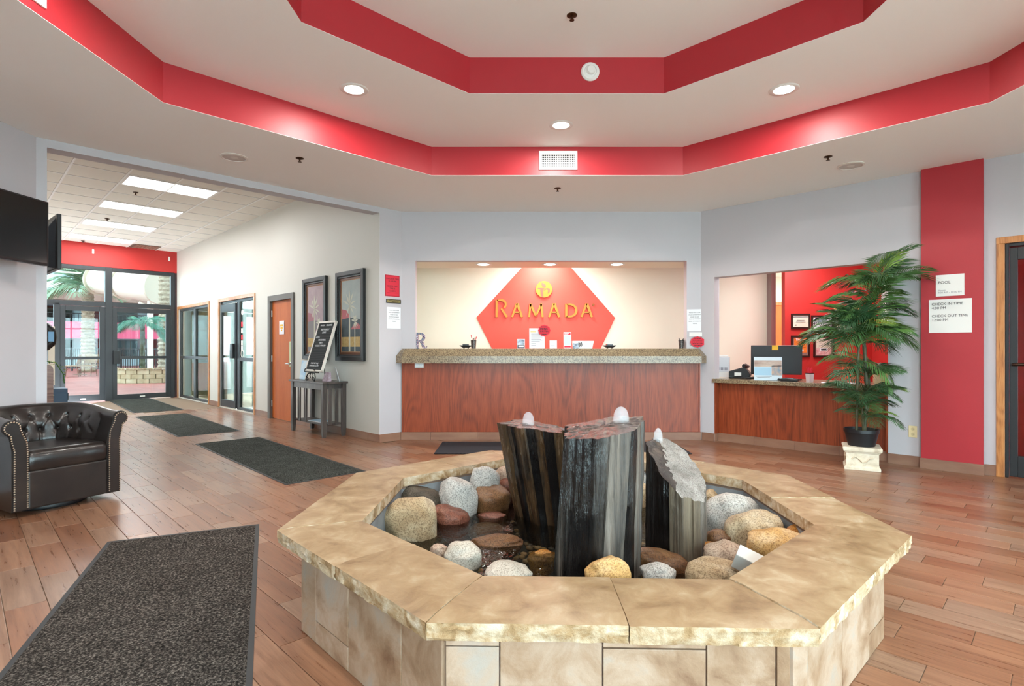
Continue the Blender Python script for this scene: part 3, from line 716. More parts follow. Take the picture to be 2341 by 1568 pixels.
# pen cups
M['mesh'] = (lambda t: (t.set(.4, .6), t.col(t.ramp(t.noise(t.coords((1, 1, 1)), 300, 0), [(.4, (40, 40, 44)), (.6, (120, 110, 104))])), t.m)[2])(NT('metal mesh cup'))
def pencup(label, loc, pens, body='mesh', r=.036, h=.105, square=False):
    t_ = thing('pen_cup', label, 'pen cup', loc)
    m = MB(); n_ = 4 if square else 20
    m.lathe([(r * .8, 0), (r, h), (r * .94, h), (r * .75, .006), (.001, .006)], n_); o = m.build('cup', body, t_, smooth=40)
    if square: o.rotation_euler.z = PI / 4 + .3
    m = MB(); m.lathe([(r * 1.03, h - .005), (r * 1.03, h + .002), (r * .95, h + .002), (r * .95, h - .005)], n_, caps=False); o = m.build('cup_rim', 'iron', t_)
    if square: o.rotation_euler.z = PI / 4 + .3
    for k, (dx, dy, hh, c) in enumerate(pens):
        m = MB(); m.tube([(-dx * .4, -dy * .4, .01), (dx * .8, dy * .8, hh * .8)], .0042, 6); b = m.build('pen', c, t_)
        m = MB(); m.tube([(dx * .8, dy * .8, hh * .8), (dx * 1.05, dy * 1.05, hh)], .0052, 6); m.build('pen_cap', 'black' if c != 'redpaper' else 'redpaper', b)
pencup('black mesh pen cup with red pens beside the black scanner', (-.50, 7.22, CT), [(-.03, .0, .175, 'redpaper'), (.02, .01, .15, 'darkwood'), (.038, -.01, .155, 'redpaper'), (.0, .02, .14, 'white')])
pencup('dark mesh pen cup near the red paper seal by the wall', (2.20, 7.22, CT), [(-.03, .0, .14, 'white'), (.03, .01, .13, 'white'), (.01, -.02, .12, 'white')])
# card terminals
def tray(label, x):
    t_ = thing('card_terminal', label, 'card reader', (x, 7.25, CT))
    m = MB(); m.loft([[(-.04, -.05, .012), (.035, -.05, .012), (.035, .05, .012), (-.04, .05, .012)], [(-.075, -.06, .032), (.07, -.06, .032), (.07, .06, .032), (-.075, .06, .032)], [(-.085, -.06, .043), (.078, -.06, .043), (.078, .06, .043), (-.085, .06, .043)]]); m.build('reader_body', 'black', t_, bevel=.002)
    m = MB(); m.box(-.045, .035, -.045, .045, .043, .056); m.build('keypad', 'screen', t_, bevel=.003)
    for x_, y_ in ((-.03, -.035), (.025, -.035), (-.03, .035), (.025, .035)):
        m = MB(); m.lathe([(.005, 0), (.006, .014)], 8, (x_, y_, 0)); m.build('foot', 'rubber', t_)
tray('black card terminal beside the pen cup with red pens', -.597); tray('black card terminal alone to the right of the brochures', 1.275)
# card and paper stands
def stand(name, label, x, w_, h_, y=7.22, lean=.12, rz=0, back='acryl', cat='sign holder', sheet='paper'):
    t_ = thing(name, label, cat, (x, y, CT), rz)
    m = MB(); dy = h_ * lean
    m.add([(-w_ / 2, 0, .002), (w_ / 2, 0, .002), (w_ / 2, dy, h_), (-w_ / 2, dy, h_), (-w_ / 2, .003, .002), (w_ / 2, .003, .002), (w_ / 2, dy + .003, h_), (-w_ / 2, dy + .003, h_)],
          [(0, 1, 2, 3), (7, 6, 5, 4), (0, 4, 5, 1), (1, 5, 6, 2), (2, 6, 7, 3), (3, 7, 4, 0)]); sh = m.build('sheet', sheet, t_)
    m = MB(); m.box(-w_ / 2, w_ / 2, -.03, .07, 0, .002); m.build('stand_foot', 'acryl', t_)
    return t_
def onsheet(t_, lean, *args, **kw):
    body, size, x, z, mat = args
    o = text(t_, body, size, x, z, mat, z * lean - .001, **kw); o.rotation_euler.x = PI / 2 - math.atan(lean); return o
def patch(t_, name, mat, x0, x1, z0, z1, lean=.12, e=.0008, t=.0006):
    m = MB(); m.add([(x0, z0 * lean - e, z0), (x1, z0 * lean - e, z0), (x1, z1 * lean - e, z1), (x0, z1 * lean - e, z1)], [(0, 1, 2, 3)])
    return m.build(name, mat, t_)
M['carblue'] = plain('printed photo', (52, 70, 100), .5, c2=(200, 216, 232), vs=30)
M['navy'] = plain('navy ink', (44, 48, 66), .5)
t_ = stand('car_leaflet', 'small leaflet with a car picture in a clear holder', .118, .1, .125)
patch(t_, 'picture', 'carblue', -.047, .047, .05, .12); patch(t_, 'footer', 'navy', -.047, .047, .003, .047); patch(t_, 'caption', 'paper', -.035, .035, .02, .04, e=.0014)
t_ = stand('printed_notice', 'tall white printed notice in a stand beneath the emblem', .325, .2, .265)
prn = MB()
for k in range(13):
    if k in (9, 11): continue
    z = .2 - k * .0135; prn.add([(-.075, z * .12 - .001, z), (-.075 + (.06 if k > 8 else .13 + .02 * math.sin(k * 2.1)), z * .12 - .001, z), (-.075 + (.06 if k > 8 else .13 + .02 * math.sin(k * 2.1)), z * .12 - .0005, z + .005), (-.075, z * .12 - .0005, z + .005)], [(0, 1, 2, 3)])
prn.build('print', 'greyink', t_); patch(t_, 'highlight', 'yellowink', -.085, -.01, .215, .224)
def seal(label, loc, r, body, flat=1.0):
    t_ = thing('paper_seal', label, 'notice', loc)
    pts = []
    for k in range(48):
        an = 2 * PI * k / 48; rr = r * (1 + .05 * math.cos(12 * an)); pts.append((rr * math.cos(an) * 1.08, rr * math.sin(an) * flat))
    m = MB(); m.slab(pts, -.002, 0); m.build('starburst', 'redpaper', t_); m = MB()
    for k in range(body):
        z = r * flat * (.66 - 1.32 * k / (body - 1)); hw = r * math.sqrt(max(.1, 1 - (z / r / flat) ** 2)) * .8; x = -hw
        while x < hw - .01:
            wd_ = rnd.uniform(.006, .02); m.box(x, min(x + wd_, hw), -.0035, -.002, z - r * .06, z + r * .06); x += wd_ + .005
    m.build('print', 'ink', t_)
seal('red starburst notice stuck to the tall printed notice', (.42, 7.222, CT + .235), .072, 6)
seal('red starburst notice standing at the wall end of the counter', (2.375, 7.11, CT + .085), .085, 5, .8)
t_ = stand('card_holder', 'small blank white card holder between the two tall stands', .537, .095, .105); patch(t_, 'card', 'white', -.044, .044, .075, .1); patch(t_, 'print', 'greyink', -.034, .03, .055, .058); patch(t_, 'print', 'greyink', -.034, .02, .042, .045)
t_ = stand('rate_card', 'narrow tall card with a red header band', .722, .1, .215); patch(t_, 'header', 'redpaper', -.042, .042, .18, .205); patch(t_, 'footer', 'redpaper', -.042, .042, .015, .034); patch(t_, 'caption', 'paper', -.038, .02, .193, .199, e=.0014); patch(t_, 'caption', 'paper', -.038, .008, .184, .189, e=.0014); patch(t_, 'picture', plain('pale blue print', (206, 222, 230), .6), -.042, .042, .045, .172)
t_ = thing('coffee_box', 'open white paper tray with folded leaflets on the counter', 'tray', (.93, 7.26, CT))
m = MB(); m.loft([[(-.13, -.06, 0), (.11, -.06, 0), (.11, .06, 0), (-.13, .06, 0)], [(-.14, -.07, .1), (.13, -.07, .1), (.13, .07, .1), (-.14, .07, .1)]], caps=False); m.box(-.13, .11, -.06, .06, 0, .003); m.build('paper_tray', 'paper', t_)
m = MB(); m.x = Matrix.Translation((-.1, -.075, 0)) @ Matrix.Rotation(-.12, 4, 'X'); m.box(-.04, .03, 0, .002, 0, .09); m.build('leaflet', 'carblue', t_); m = MB(); m.x = Matrix.Translation((-.06, -.078, .02)) @ Matrix.Rotation(-.2, 4, 'Y'); [m.box(.012 * k, .012 * k + .007, -.001, 0, .012 * (k % 2), .06 - .006 * (k % 3)) for k in range(4)]; m.build('print', 'ink', t_)
t_ = thing('glass_sheet_holder', 'small clear holder with glossy card behind the red seal by the wall', 'sign holder', (2.36, 7.13, CT + .155)); m = MB(); m.box(-.085, .085, -.002, .002, 0, .055); m.build('card', 'white', t_)

# ------------------------------------------------------------------ wall signs
def sheet(name, label, loc, rz, w_, h_, mat='paper', cat='notice', th=.003):
    t_ = thing(name, label, cat, loc, rz); m = MB(); m.box(-w_ / 2, w_ / 2, -th, 0, 0, h_); m.build('sheet', mat, t_); return t_
LD = lambda f, z: A0 + (L(0, 0) - A0) * f + Vector((0, 0, z))        # on the narrow pillar face
t_ = sheet('check_in_sign', 'red paper check in sign with dark border on the pillar', LD(.43, 1.83), PI / 4, .212, .27, 'redpaper')
m = MB(); 
for bx in ((-.1, .1, .262, .266), (-.1, .1, .004, .008), (-.102, -.098, .004, .266), (.098, .102, .004, .266), (-.08, .08, .045, .047)): m.box(bx[0], bx[1], -.0042, -.003, bx[2], bx[3])
m.build('border', plain('dark red ink', (120, 20, 40), .8), t_); text(t_, 'CHECK IN TIME\nIS 4:00 PM\n\nCHECK OUT\nTIME IS\n12:00PM', .027, 0, .215, 'ink', -.0035, line=1.15)
t_ = sheet('brass_plaque', 'small brass plaque with rounded black border on the pillar', LD(.38, 1.745), PI / 4, .215, .05, 'black', 'plaque', .008)
m = MB(); m.box(-.098, .098, -.0095, -.008, .008, .042); m.build('brass_face', plain('aged brass', (150, 142, 92), .4, .5), t_); m = MB(); m.box(-.07, .07, -.0102, -.0095, .028, .034); m.box(-.03, .03, -.0102, -.0095, .015, .021); m.build('print', 'ink', t_)
IDT = 'PLEASE HAVE YOUR\nVALID GOVERNMENT\nISSUED ID AND\nFORM OF PAYMENT\nREADY AT CHECK IN\nPLEASE'
t_ = sheet('identification_notice', 'white printed paper notice on the pillar below the brass plaque', LD(.36, 1.425), PI / 4, .2, .27); text(t_, IDT, .0165, 0, .225, 'ink', -.0035, line=1.7)
t_ = sheet('identification_notice', 'white printed paper notice on the wall above the red seal', (2.35, 7.139, 1.395), 0, .195, .28); text(t_, IDT, .0165, 0, .232, 'ink', -.0035, line=1.7); t_.rotation_euler.y = -.02
PO = .0605
t_ = sheet('pool_hours_sign', 'smaller white pool hours sign on the red pilaster', RW(2.54, 1.675, PO), R45, .215, .205, 'white', 'sign', .006)
text(t_, 'POOL', .036, -.09, .12, 'ink', -.007, align='LEFT'); text(t_, 'Hours:\n9:00 AM - 10:00 PM', .022, -.09, .05, 'greyink', -.007, align='LEFT')
t_ = sheet('check_times_sign', 'larger white check in and check out times sign on the red pilaster', RW(2.54, 1.325, PO), R45, .325, .32, 'white', 'sign', .006)
text(t_, 'CHECK IN TIME\n4:00 PM', .034, -.14, .265, 'ink', -.007, align='LEFT', line=1.12); text(t_, 'CHECK OUT TIME\n12:00 PM', .034, -.14, .15, 'ink', -.007, align='LEFT', line=1.12)

# ------------------------------------------------------------------ framed pictures on the office wall
def picture(label, a_, sky, hill, roof):
    t_ = thing('framed_picture', label, 'picture', L(a_, 0, 1.005), R45, 'framed palm pictures')
    W_, H_ = .37, 1.2
    def fr(name, x0, x1, y0, mat):
        m = MB(); z0, z1 = W_ - x1, H_ - (W_ - x1)
        o_, i_ = x1, x0; zo0, zo1, zi0, zi1 = W_ - o_, H_ - (W_ - o_), W_ - i_, H_ - (W_ - i_)
        for q in (((-o_, zo0), (o_, zo0), (i_, zi0), (-i_, zi0)), ((o_, zo0), (o_, zo1), (i_, zi1), (i_, zi0)), ((o_, zo1), (-o_, zo1), (-i_, zi1), (i_, zi1)), ((-o_, zo1), (-o_, zo0), (-i_, zi0), (-i_, zi1))):
            m.slab(list(q), y0, 0)
        return m.build(name, mat, t_, bevel=.004)
    fr('outer_frame', .315, .37, -.045, 'black'); fr('inner_frame', .285, .315, -.03, 'darkmetal'); fr('liner', .255, .285, -.018, plain('bronze liner', (104, 66, 46), .5)); fr('gold_fillet', .247, .255, -.014, plain('gold fillet', (176, 128, 84), .4, .4))
    m = MB()
    for k in range(52):
        z = .03 + k * .0222
        for s_ in (-1, 1): m.ball((s_ * .312, -.034, z), .0085, 6, 4)
    for k in range(28):
        for z in (.058, H_ - .058): m.ball((-.3 + k * .0222, -.034, z), .0085, 6, 4)
    b = m.build('beading', 'darkmetal', t_); b['kind'] = 'stuff'
    cv = MB(); cv.box(-.247, .247, -.01, 0, .123, 1.077); cv.build('canvas', sky, t_)
    def flat(name, mat, polys, e):
        m = MB()
        for q in polys: m.add([(x, -e, z) for x, z in q], [tuple(range(len(q)))])
        m.build(name, mat, t_)
    flat('painted_field', hill, [[(-.247, .125), (.247, .125), (.247, .55), (-.247, .6)]], .0106)
    flat('painted_hill', roof, [[(-.247, .56), (-.0, .58), (-.12, .68), (-.247, .70)], [(.0, .42), (.247, .42), (.247, .47), (.12, .52)]], .011)
    flat('painted_wall', plain('ochre paint', (206, 182, 128), .8, c2=(180, 150, 96), vs=30), [[(-.247, .19), (.247, .19), (.247, .32), (-.247, .32)]], .0114)
    pal = plain('pale palm paint', (206, 206, 190), .8); tr = []
    for bx, zt, wd in ((-.03, .74, .022), (.11, .52, .014)):
        tr.append([(bx - wd, .125), (bx + wd, .125), (bx + wd * .6, zt), (bx - wd * .6, zt)])
        for k in range(9 if wd > .02 else 7):
            an = math.radians(-70 + 35 * (k if wd > .02 else k * 1.3)); ln = (.26 if wd > .02 else .13) * (1 - .12 * abs(math.sin(k * 2)))
            dx, dz = math.sin(an) * ln * .75, math.cos(an) * ln
            if dz < -.06: dz *= .6
            nx, nz_ = -dz / max(ln, 1e-3) * .02, dx / max(ln, 1e-3) * .02
            q = [(bx, zt), (bx + dx * .5 + nx, zt + dz * .5 + nz_), (bx + dx, zt + dz - .02), (bx + dx * .5 - nx, zt + dz * .5 - nz_)]
            tr.append([(min(max(x, -.245), .245), min(max(z, .13), 1.07)) for x, z in q])
    flat('painted_palms', pal, tr, .012)
picture('framed palm picture with dusky mauve sky, partly behind the letter board', 1.73, plain('mauve sky', (172, 152, 160), .8, c2=(196, 180, 182), vs=5), plain('grey paint', (138, 136, 138), .8), plain('mauve roof', (170, 120, 130), .8))
picture('framed palm picture with pale blue grey sky and red roofs', .70, plain('blue grey sky', (166, 178, 178), .8, c2=(186, 194, 190), vs=5), plain('dark teal paint', (70, 84, 92), .8, c2=(96, 108, 112), vs=6), plain('red roof paint', (186, 110, 116), .8))

# ------------------------------------------------------------------ console table with letter board
ct = thing('console_table', 'dark stained slatted console table against the office wall', 'table', L(1.315, .175, 0), R45)
# local x right (-D): half length .47, y into wall: half depth .165
m = MB(); m.box(-.53, .53, -.185, .175, .705, .73); m.build('table_top', 'darkwood', ct, bevel=.004)
m = MB(); m.box(-.45, .45, -.155, -.135, .625, .705); m.box(-.45, .45, .135, .155, .625, .705); m.build('apron', 'darkwood', ct)
m = MB(); m.box(-.46, -.44, -.14, .14, .64, .705); m.box(.44, .46, -.14, .14, .64, .705); m.build('side_apron', 'darkwood', ct)
for x in (-.465, .465):
    for y in (-.14, .14):
        m = MB(); m.loft([[(x - .02, y - .02, 0), (x + .02, y - .02, 0), (x + .02, y + .02, 0), (x - .02, y + .02, 0)], [(x - .026, y - .026, .09), (x + .026, y - .026, .09), (x + .026, y + .026, .09), (x - .026, y + .026, .09)], [(x - .026, y - .026, .705), (x + .026, y - .026, .705), (x + .026, y + .026, .705), (x - .026, y + .026, .705)]]); m.build('leg', 'darkwood', ct)
m = MB(); m.box(-.45, .45, -.13, .13, .15, .17); m.build('lower_shelf', 'darkwood', ct, bevel=.002)
for x in (-.25, -.06, ):
    m = MB(); m.box(x - .018, x + .018, -.15, -.135, .16, .64); m.build('slat', 'darkwood', ct)
for x in (-.465, .465):
    for y in (-.055, .04):
        m = MB(); m.box(x - .009, x + .009, y - .022, y + .022, .16, .64); m.build('slat', 'darkwood', ct)
t_ = thing('magazine', 'blue and white magazine on the lower shelf of the console table', 'magazine', L(1.22, .18, .17), R45 + .1)
m = MB(); m.box(-.16, .14, -.09, .09, 0, .008); m.build('pages', 'paper', t_); m = MB(); m.box(-.16, .14, -.09, .09, .008, .0095); m.build('cover', plain('magazine cover', (190, 214, 226), .35, c2=(96, 150, 190), vs=9), t_)
# easel and board
TT = .7305
lb = thing('letter_board', 'black felt letter board with pale wood frame leaning on the easel', 'letter board', L(1.2, .285, TT + .125), R45); lb.rotation_euler.x = 0
BW, BH, LE = .25, .72, math.radians(17)
tilt = Matrix.Rotation(-LE, 4, 'X')
def tb(name, mat, *bx, parent=lb, bevel=0):
    m = MB(); m.x = tilt
    for b in bx: m.box(*b)
    return m.build(name, mat, parent, bevel=bevel)
tb('felt_face', plain('black felt', (38, 42, 44), .95), (-BW + .02, BW - .02, -.012, .006, .02, BH - .02))
M['palewood'] = plain('pale wood frame', (222, 214, 204), .5)
tb('frame', 'palewood', (-BW, -BW + .025, -.02, .012, 0, BH), (BW - .025, BW, -.02, .012, 0, BH), (-BW, BW, -.02, .012, 0, .025), (-BW, BW, -.02, .012, BH - .025, BH), bevel=.002)
for k in range(26):
    tb('groove', 'rubber', (-BW + .025, BW - .025, -.0145, -.012, .04 + k * .025, .043 + k * .025))
def bt(body, size, x, z, al='CENTER'):
    o = text(lb, body, size, x, 0, 'paper', 0, align=al, line=1.15, sx=.9); v = tilt @ Vector((x, -.016, z)); o.location = v; o.rotation_euler.x = PI / 2 - LE
bt('RAMADA     WELCOMES', .034, 0, .65); bt('WED/THURSDAY\nEVENTS', .036, 0, .585); bt('AUSTIN', .034, -.2, .475, 'LEFT'); bt('PRIVATE POOL\nPARTY\nAUGUST 3  7PM-9PM', .036, 0, .435); bt('PLEASE VISIT US @\nRAMADAHOTEL.COM', .03, -.02, .105)
ea = thing('display_easel', 'black wrought iron scroll easel on the console table', 'easel', L(1.2, .285, TT), R45)
m = MB()
for s_ in (-1, 1):
    m.tube([(s_ * .03, -.02, .11), (s_ * .1, -.035, .10), (s_ * .135, -.045, .05), (s_ * .12, -.05, .005), (s_ * .08, -.05, .012), (s_ * .075, -.05, .04), (s_ * .1, -.05, .05)], .0075, 8)
    m.tube([(s_ * .02, -.03, .12), (s_ * .05, -.035, .07), (s_ * .025, -.035, .045)], .006, 8)
m.build('scroll_feet', 'iron', ea, smooth=60)
m = MB(); m.tube([(-.2, -.03, .118), (.2, -.03, .118)], .007, 8)
for s_ in (-1, 1): m.tube([(s_ * .15, -.03, .118), (s_ * .16, -.055, .12), (s_ * .15, -.06, .15), (s_ * .13, -.06, .165), (s_ * .115, -.058, .15)], .006, 8)
m.build('ledge', 'iron', ea, smooth=60)
m = MB(); m.tube([(.0, .01, .13), (.0, .1, .43)], .006, 8); m.tube([(.0, .085, .38), (.12, .09, .2), (.16, .08, .03), (.19, .08, .005), (.22, .08, .03), (.2, .08, .06)], .0065, 8); m.build('back_leg', 'iron', ea, smooth=60)
t_ = thing('brochure_stand', 'blue beach picture card in a stand at the far end of the console table', 'sign holder', L(1.72, .22, TT), R45 - .1)
m = MB(); m.x = Matrix.Rotation(-.15, 4, 'X'); m.box(-.11, .11, 0, .004, 0, .27); m.build('sheet', plain('sea print', (110, 172, 214), .5, c2=(214, 226, 230), vs=8, stretch=(.3, 1, 1)), t_); m = MB(); m.box(-.11, .11, -.03, .06, 0, .003); m.build('stand_foot', 'acryl', t_)
t_ = thing('card_box', 'small pink and white card holder by the easel leg', 'sign holder', L(1.0, .2, TT), R45 + .2); m = MB(); m.loft([[(-.06, -.03, 0), (.06, -.03, 0), (.06, .03, 0), (-.06, .03, 0)], [(-.03, .0, .12), (.05, .0, .12), (.05, .03, .12), (-.03, .03, .12)]]); m.build('card_wedge', plain('pink print', (204, 190, 200), .6, c2=(160, 130, 140), vs=40), t_)
t_ = thing('acrylic_stand', 'thin clear slanted stand at the near end of the console table', 'sign holder', L(.86, .1, TT), 2.02); m = MB(); m.x = Matrix.Rotation(-.25, 4, 'X'); m.box(-.09, .09, 0, .003, 0, .2); m.build('sheet', plain('glossy white card', (214, 224, 228), .2), t_); m = MB(); m.box(-.09, .09, -.04, .05, 0, .003); m.build('stand_foot', 'acryl', t_)

# ------------------------------------------------------------------ televisions
tv = thing('television', 'wall mounted flat television with blank black screen on the left wall', 'television', (-3.74, 3.98, 2.085), PI / 2 - .06)
m = MB(); m.box(-.45, .45, -.02, .025, -.255, .255); m.build('casing', 'black', tv, bevel=.006)
m = MB(); m.box(-.435, .435, -.0225, -.02, -.235, .242); m.build('screen', 'screen', tv)
m = MB(); m.box(-.12, .12, .03, .09, -.12, .12); m.box(-.03, .03, .09, .2, -.03, .03); m.build('wall_bracket', 'black', tv)
tv = thing('television', 'television seen from behind on an arm beside the corridor opening', 'television', (-4.71, 5.68, 2.22), math.radians(139.2))
m = MB(); m.box(-.38, .38, -.015, .02, -.27, .27); m.build('casing', 'black', tv, bevel=.006)
m = MB(); m.box(-.36, .36, -.0175, -.015, -.25, .25); m.build('screen', 'screen', tv)
m = MB(); m.loft([[(-.33, .02, -.26), (.33, .02, -.26), (.33, .02, .24), (-.33, .02, .24)], [(-.27, .075, -.25), (.27, .075, -.25), (.27, .075, .14), (-.27, .075, .14)]]); m.build('rear_housing', plain('dark blue grey plastic', (46, 52, 60), .45), tv, bevel=.01)
m = MB(); m.box(-.05, .25, .078, .11, -.12, .16); b = m.build('mounting_plate', 'black', tv)
m = MB(); m.box(.0, .05, .111, .116, -.02, .05); m.build('port_label', 'white', b)
m = MB(); m.tube([(.1, .09, .1), (.12, .2, .16), (.05, .25, .25), (.15, .2, .27), (.2, .1, .2)], .012, 8); m.tube([(.15, .09, .0), (.2, .2, .1), (.16, .22, .28), (.1, .12, .25)], .009, 8); m.build('cables', 'black', tv, smooth=60)
m = MB(); m.box(.0, .08, .08, .35, -.03, .03); m.build('wall_arm', 'black', tv)

# ------------------------------------------------------------------ things at the corridor's left side
ph = thing('wall_telephone', 'black courtesy telephone handset with coiled cord beyond the opening', 'telephone', L(2.05, 3.08, 1.30), PI / 4)
m = MB(); m.box(-.06, .06, -.05, .1, -.1, .13); m.build('phone_base', 'black', ph, bevel=.02)
m = MB(); m.tube([(.0, -.04, .14), (.06, -.05, .12), (.1, -.06, .06), (.11, -.06, 0), (.1, -.06, -.06), (.06, -.05, -.11), (0, -.04, -.13)], [.03, .045, .05, .045, .05, .045, .03], 12); hs = m.build('handset', 'black', ph, smooth=60)
m = MB(); m.box(.075, .125, -.115, -.105, -.05, .06); m.build('display', plain('blue lit label', (120, 176, 220), .4), hs)
m = MB(); m.tube([(.03 + .012 * math.cos(k * .9), -.05 + .012 * math.sin(k * .9), -.13 - k * .0022) for k in range(110)], .004, 5); m.build('coiled_cord', 'black', ph, smooth=60)
cb = thing('wooden_pedestal', 'brown wood grain pedestal cabinet with rounded top beyond the opening', 'cabinet', L(2.05, 3.06, 0), PI / 4)
M['brownwood'] = grain('brown laminate', (96, 60, 46), (136, 96, 80), (158, 118, 100), 'X', .8)
m = MB(); pts = [(-.14, 0), (.105, 0), (.105, .93)] + [(.06 + .045 * math.cos(k * PI / 8), .93 + .06 * math.sin(k * PI / 8)) for k in range(1, 5)] + [(-.14, .99)]
m.slab(pts, -.05, .35); m.build('cabinet_body', 'brownwood', cb)
iv = thing('trailing_ivy', 'green yellow trailing vine hanging beside the pedestal', 'plant', L(2.55, 2.98, 0), PI / 4)
M['ivy'] = plain('vine leaf', (118, 168, 40), .5, c2=(176, 200, 60), vs=20); M['ivyw'] = plain('vine leaf dark', (58, 104, 36), .5)
m = MB(); m.tube([(0, 0, 1.02), (.1, .0, 1.0), (.17, 0, .86), (.18, .0, .75)], .006, 6); m.tube([(0, 0, 1.02), (.05, 0, .8), (.04, .0, .5), (.06, 0, .1)], .006, 6); m.build('stems', 'ivyw', iv)
for k in range(90):
    f = k / 90
    if k % 3 == 0: p = Vector((.02 + .16 * min(1, f * 1.5), 0, 1.02 - .27 * f * f))
    else: p = Vector((.04 + .02 * math.sin(k), 0, 1.0 - .95 * f))
    m = MB(); an = rnd.uniform(0, 6.28); l_ = rnd.uniform(.02, .034)
    m.x = Matrix.Translation(p + Vector((rnd.uniform(-.025, .025), rnd.uniform(-.03, .03), 0))) @ Matrix.Rotation(an, 4, 'Z') @ Matrix.Rotation(rnd.uniform(-.6, .9), 4, 'X')
    m.add([(0, 0, 0), (.012, l_ * .5, .004), (0, l_, -.004), (-.012, l_ * .5, .004)], [(0, 1, 2, 3)]); m.build('leaf', 'ivy' if k % 4 else 'ivyw', iv)
m = MB(); m.lathe([(.06, .98), (.08, 1.06), (.07, 1.06), (.05, .99)], 16, (-.1, .05, 0)); m.build('hanging_pot', 'white', iv)
t_ = thing('red_stand', 'slanted red display stand behind the vine', 'stand', L(2.9, 2.90, 0), PI / 4); m = MB(); m.slab([(-.06, 0), (.1, 0), (.02, .55), (-.06, .6)], 0, .25); m.build('stand_body', 'redflat', t_)
t_ = thing('blue_drawer_unit', 'dark blue metal drawer unit on the corridor floor', 'cabinet', L(3.7, 2.78, 0), PI / 4)
M['bluemetal'] = plain('dark blue metal', (44, 72, 98), .45)
m = MB(); m.box(-.2, .14, 0, .4, 0, .62); b = m.build('cabinet_body', 'bluemetal', t_, bevel=.004)
for k in range(3):
    m = MB(); m.box(-.19, .13, -.012, 0, .03 + k * .19, .2 + k * .19); dr = m.build('drawer', 'bluemetal', t_, bevel=.003); m = MB(); m.box(.14, .16, .1, .2, .45, .55) if k == 2 else m.box(-.08, .02, -.024, -.012, .13 + k * .19, .145 + k * .19); m.build('handle', 'black', dr)
t_ = thing('vending_cabinet', 'tall pale dispenser cabinet with cream side beyond the opening', 'dispenser', L(4.6, 2.90, 0), PI / 4)
m = MB(); m.box(-.3, .13, 0, .5, .3, 1.5); m.build('cabinet_body', plain('pale grey blue enamel', (176, 190, 200), .4), t_, bevel=.01); m = MB(); m.box(.13, .21, 0, .5, .62, 1.5); m.build('side_panel', plain('cream enamel', (232, 220, 200), .4), t_, bevel=.01); m = MB(); m.box(-.3, .2, .02, .48, 0, .3); m.build('plinth', 'black', t_); m = MB(); m.box(-.3, .14, -.01, .5, 1.5, 1.53); m.build('lid', 'black', t_)

# ------------------------------------------------------------------ entrance mats
def mat4(label, pts, pile, border=.022, grp='entrance mats'):
    c = sum((Vector(p) for p in pts), Vector((0, 0, 0))) / 4
    ax = ((Vector(pts[2]) - Vector(pts[1])) + (Vector(pts[3]) - Vector(pts[0]))).normalized(); rz = math.atan2(ax.y, ax.x)
    ln = ((Vector(pts[2]) - Vector(pts[1])).length + (Vector(pts[3]) - Vector(pts[0])).length) / 2
    wd_ = ((Vector(pts[1]) - Vector(pts[0])).length + (Vector(pts[2]) - Vector(pts[3])).length) / 2
    t_ = thing('entrance_mat', label, 'mat', (c.x, c.y, 0), rz, grp)
    m = MB(); m.box(-ln / 2, ln / 2, -wd_ / 2, wd_ / 2, 0, .003); m.build('rubber_border', 'rubber', t_)
    m = MB(); nx, ny = int(ln / .02), int(wd_ / .02); x0, y0 = -ln / 2 + border, -wd_ / 2 + border; sx, sy = (ln - 2 * border) / nx, (wd_ - 2 * border) / ny
    vs = [(x0 + sx * i, y0 + sy * j, (.0035 if i in (0, nx) or j in (0, ny) else .0095 + .0022 * nz(i * 1.7, j * 1.7))) for j in range(ny + 1) for i in range(nx + 1)]
    m.add(vs, [(j * (nx + 1) + i, j * (nx + 1) + i + 1, (j + 1) * (nx + 1) + i + 1, (j + 1) * (nx + 1) + i) for j in range(ny) for i in range(nx)])
    m.build('pile', pile, t_, smooth=180)
far_l, far_r = PZ(250, 1235), PZ(592, 1202); dv = Vector((.404, -.915, 0)) * 2.75
mat4('big grey brown carpet mat beside the fountain and armchair', [far_l, far_r, far_r + dv, far_l + dv], 'carpet')
mat4('charcoal carpet mat on the lobby floor outside the console table', [PZ(443, 1014), PZ(595, 1000), PZ(828, 1075), PZ(662, 1112)], 'carpetg')
mat4('dark green grey mat in the corridor in front of the orange door', [PZ(305, 953), PZ(430, 945), PZ(550, 986), PZ(408, 998)], 'carpetg')
mat4('dark green grey mat in front of the pool doors', [PZ(245, 915), PZ(345, 910), PZ(417, 936), PZ(310, 945)], 'carpetg')
lm = thing('logo_mat', 'thin black mat with red lettering in front of the reception counter', 'mat', (.565, 6.66, 0))
m = MB(); m.box(-1.43, 1.43, -.39, .39, 0, .005); m.build('mat_body', 'logomat', lm, bevel=.002); text(lm, 'RAMADA', .33, 0, .006, 'redpaper', -.12, rx=0, sx=1.25)
lm.children[-1].location = (0, -.12, .0055)
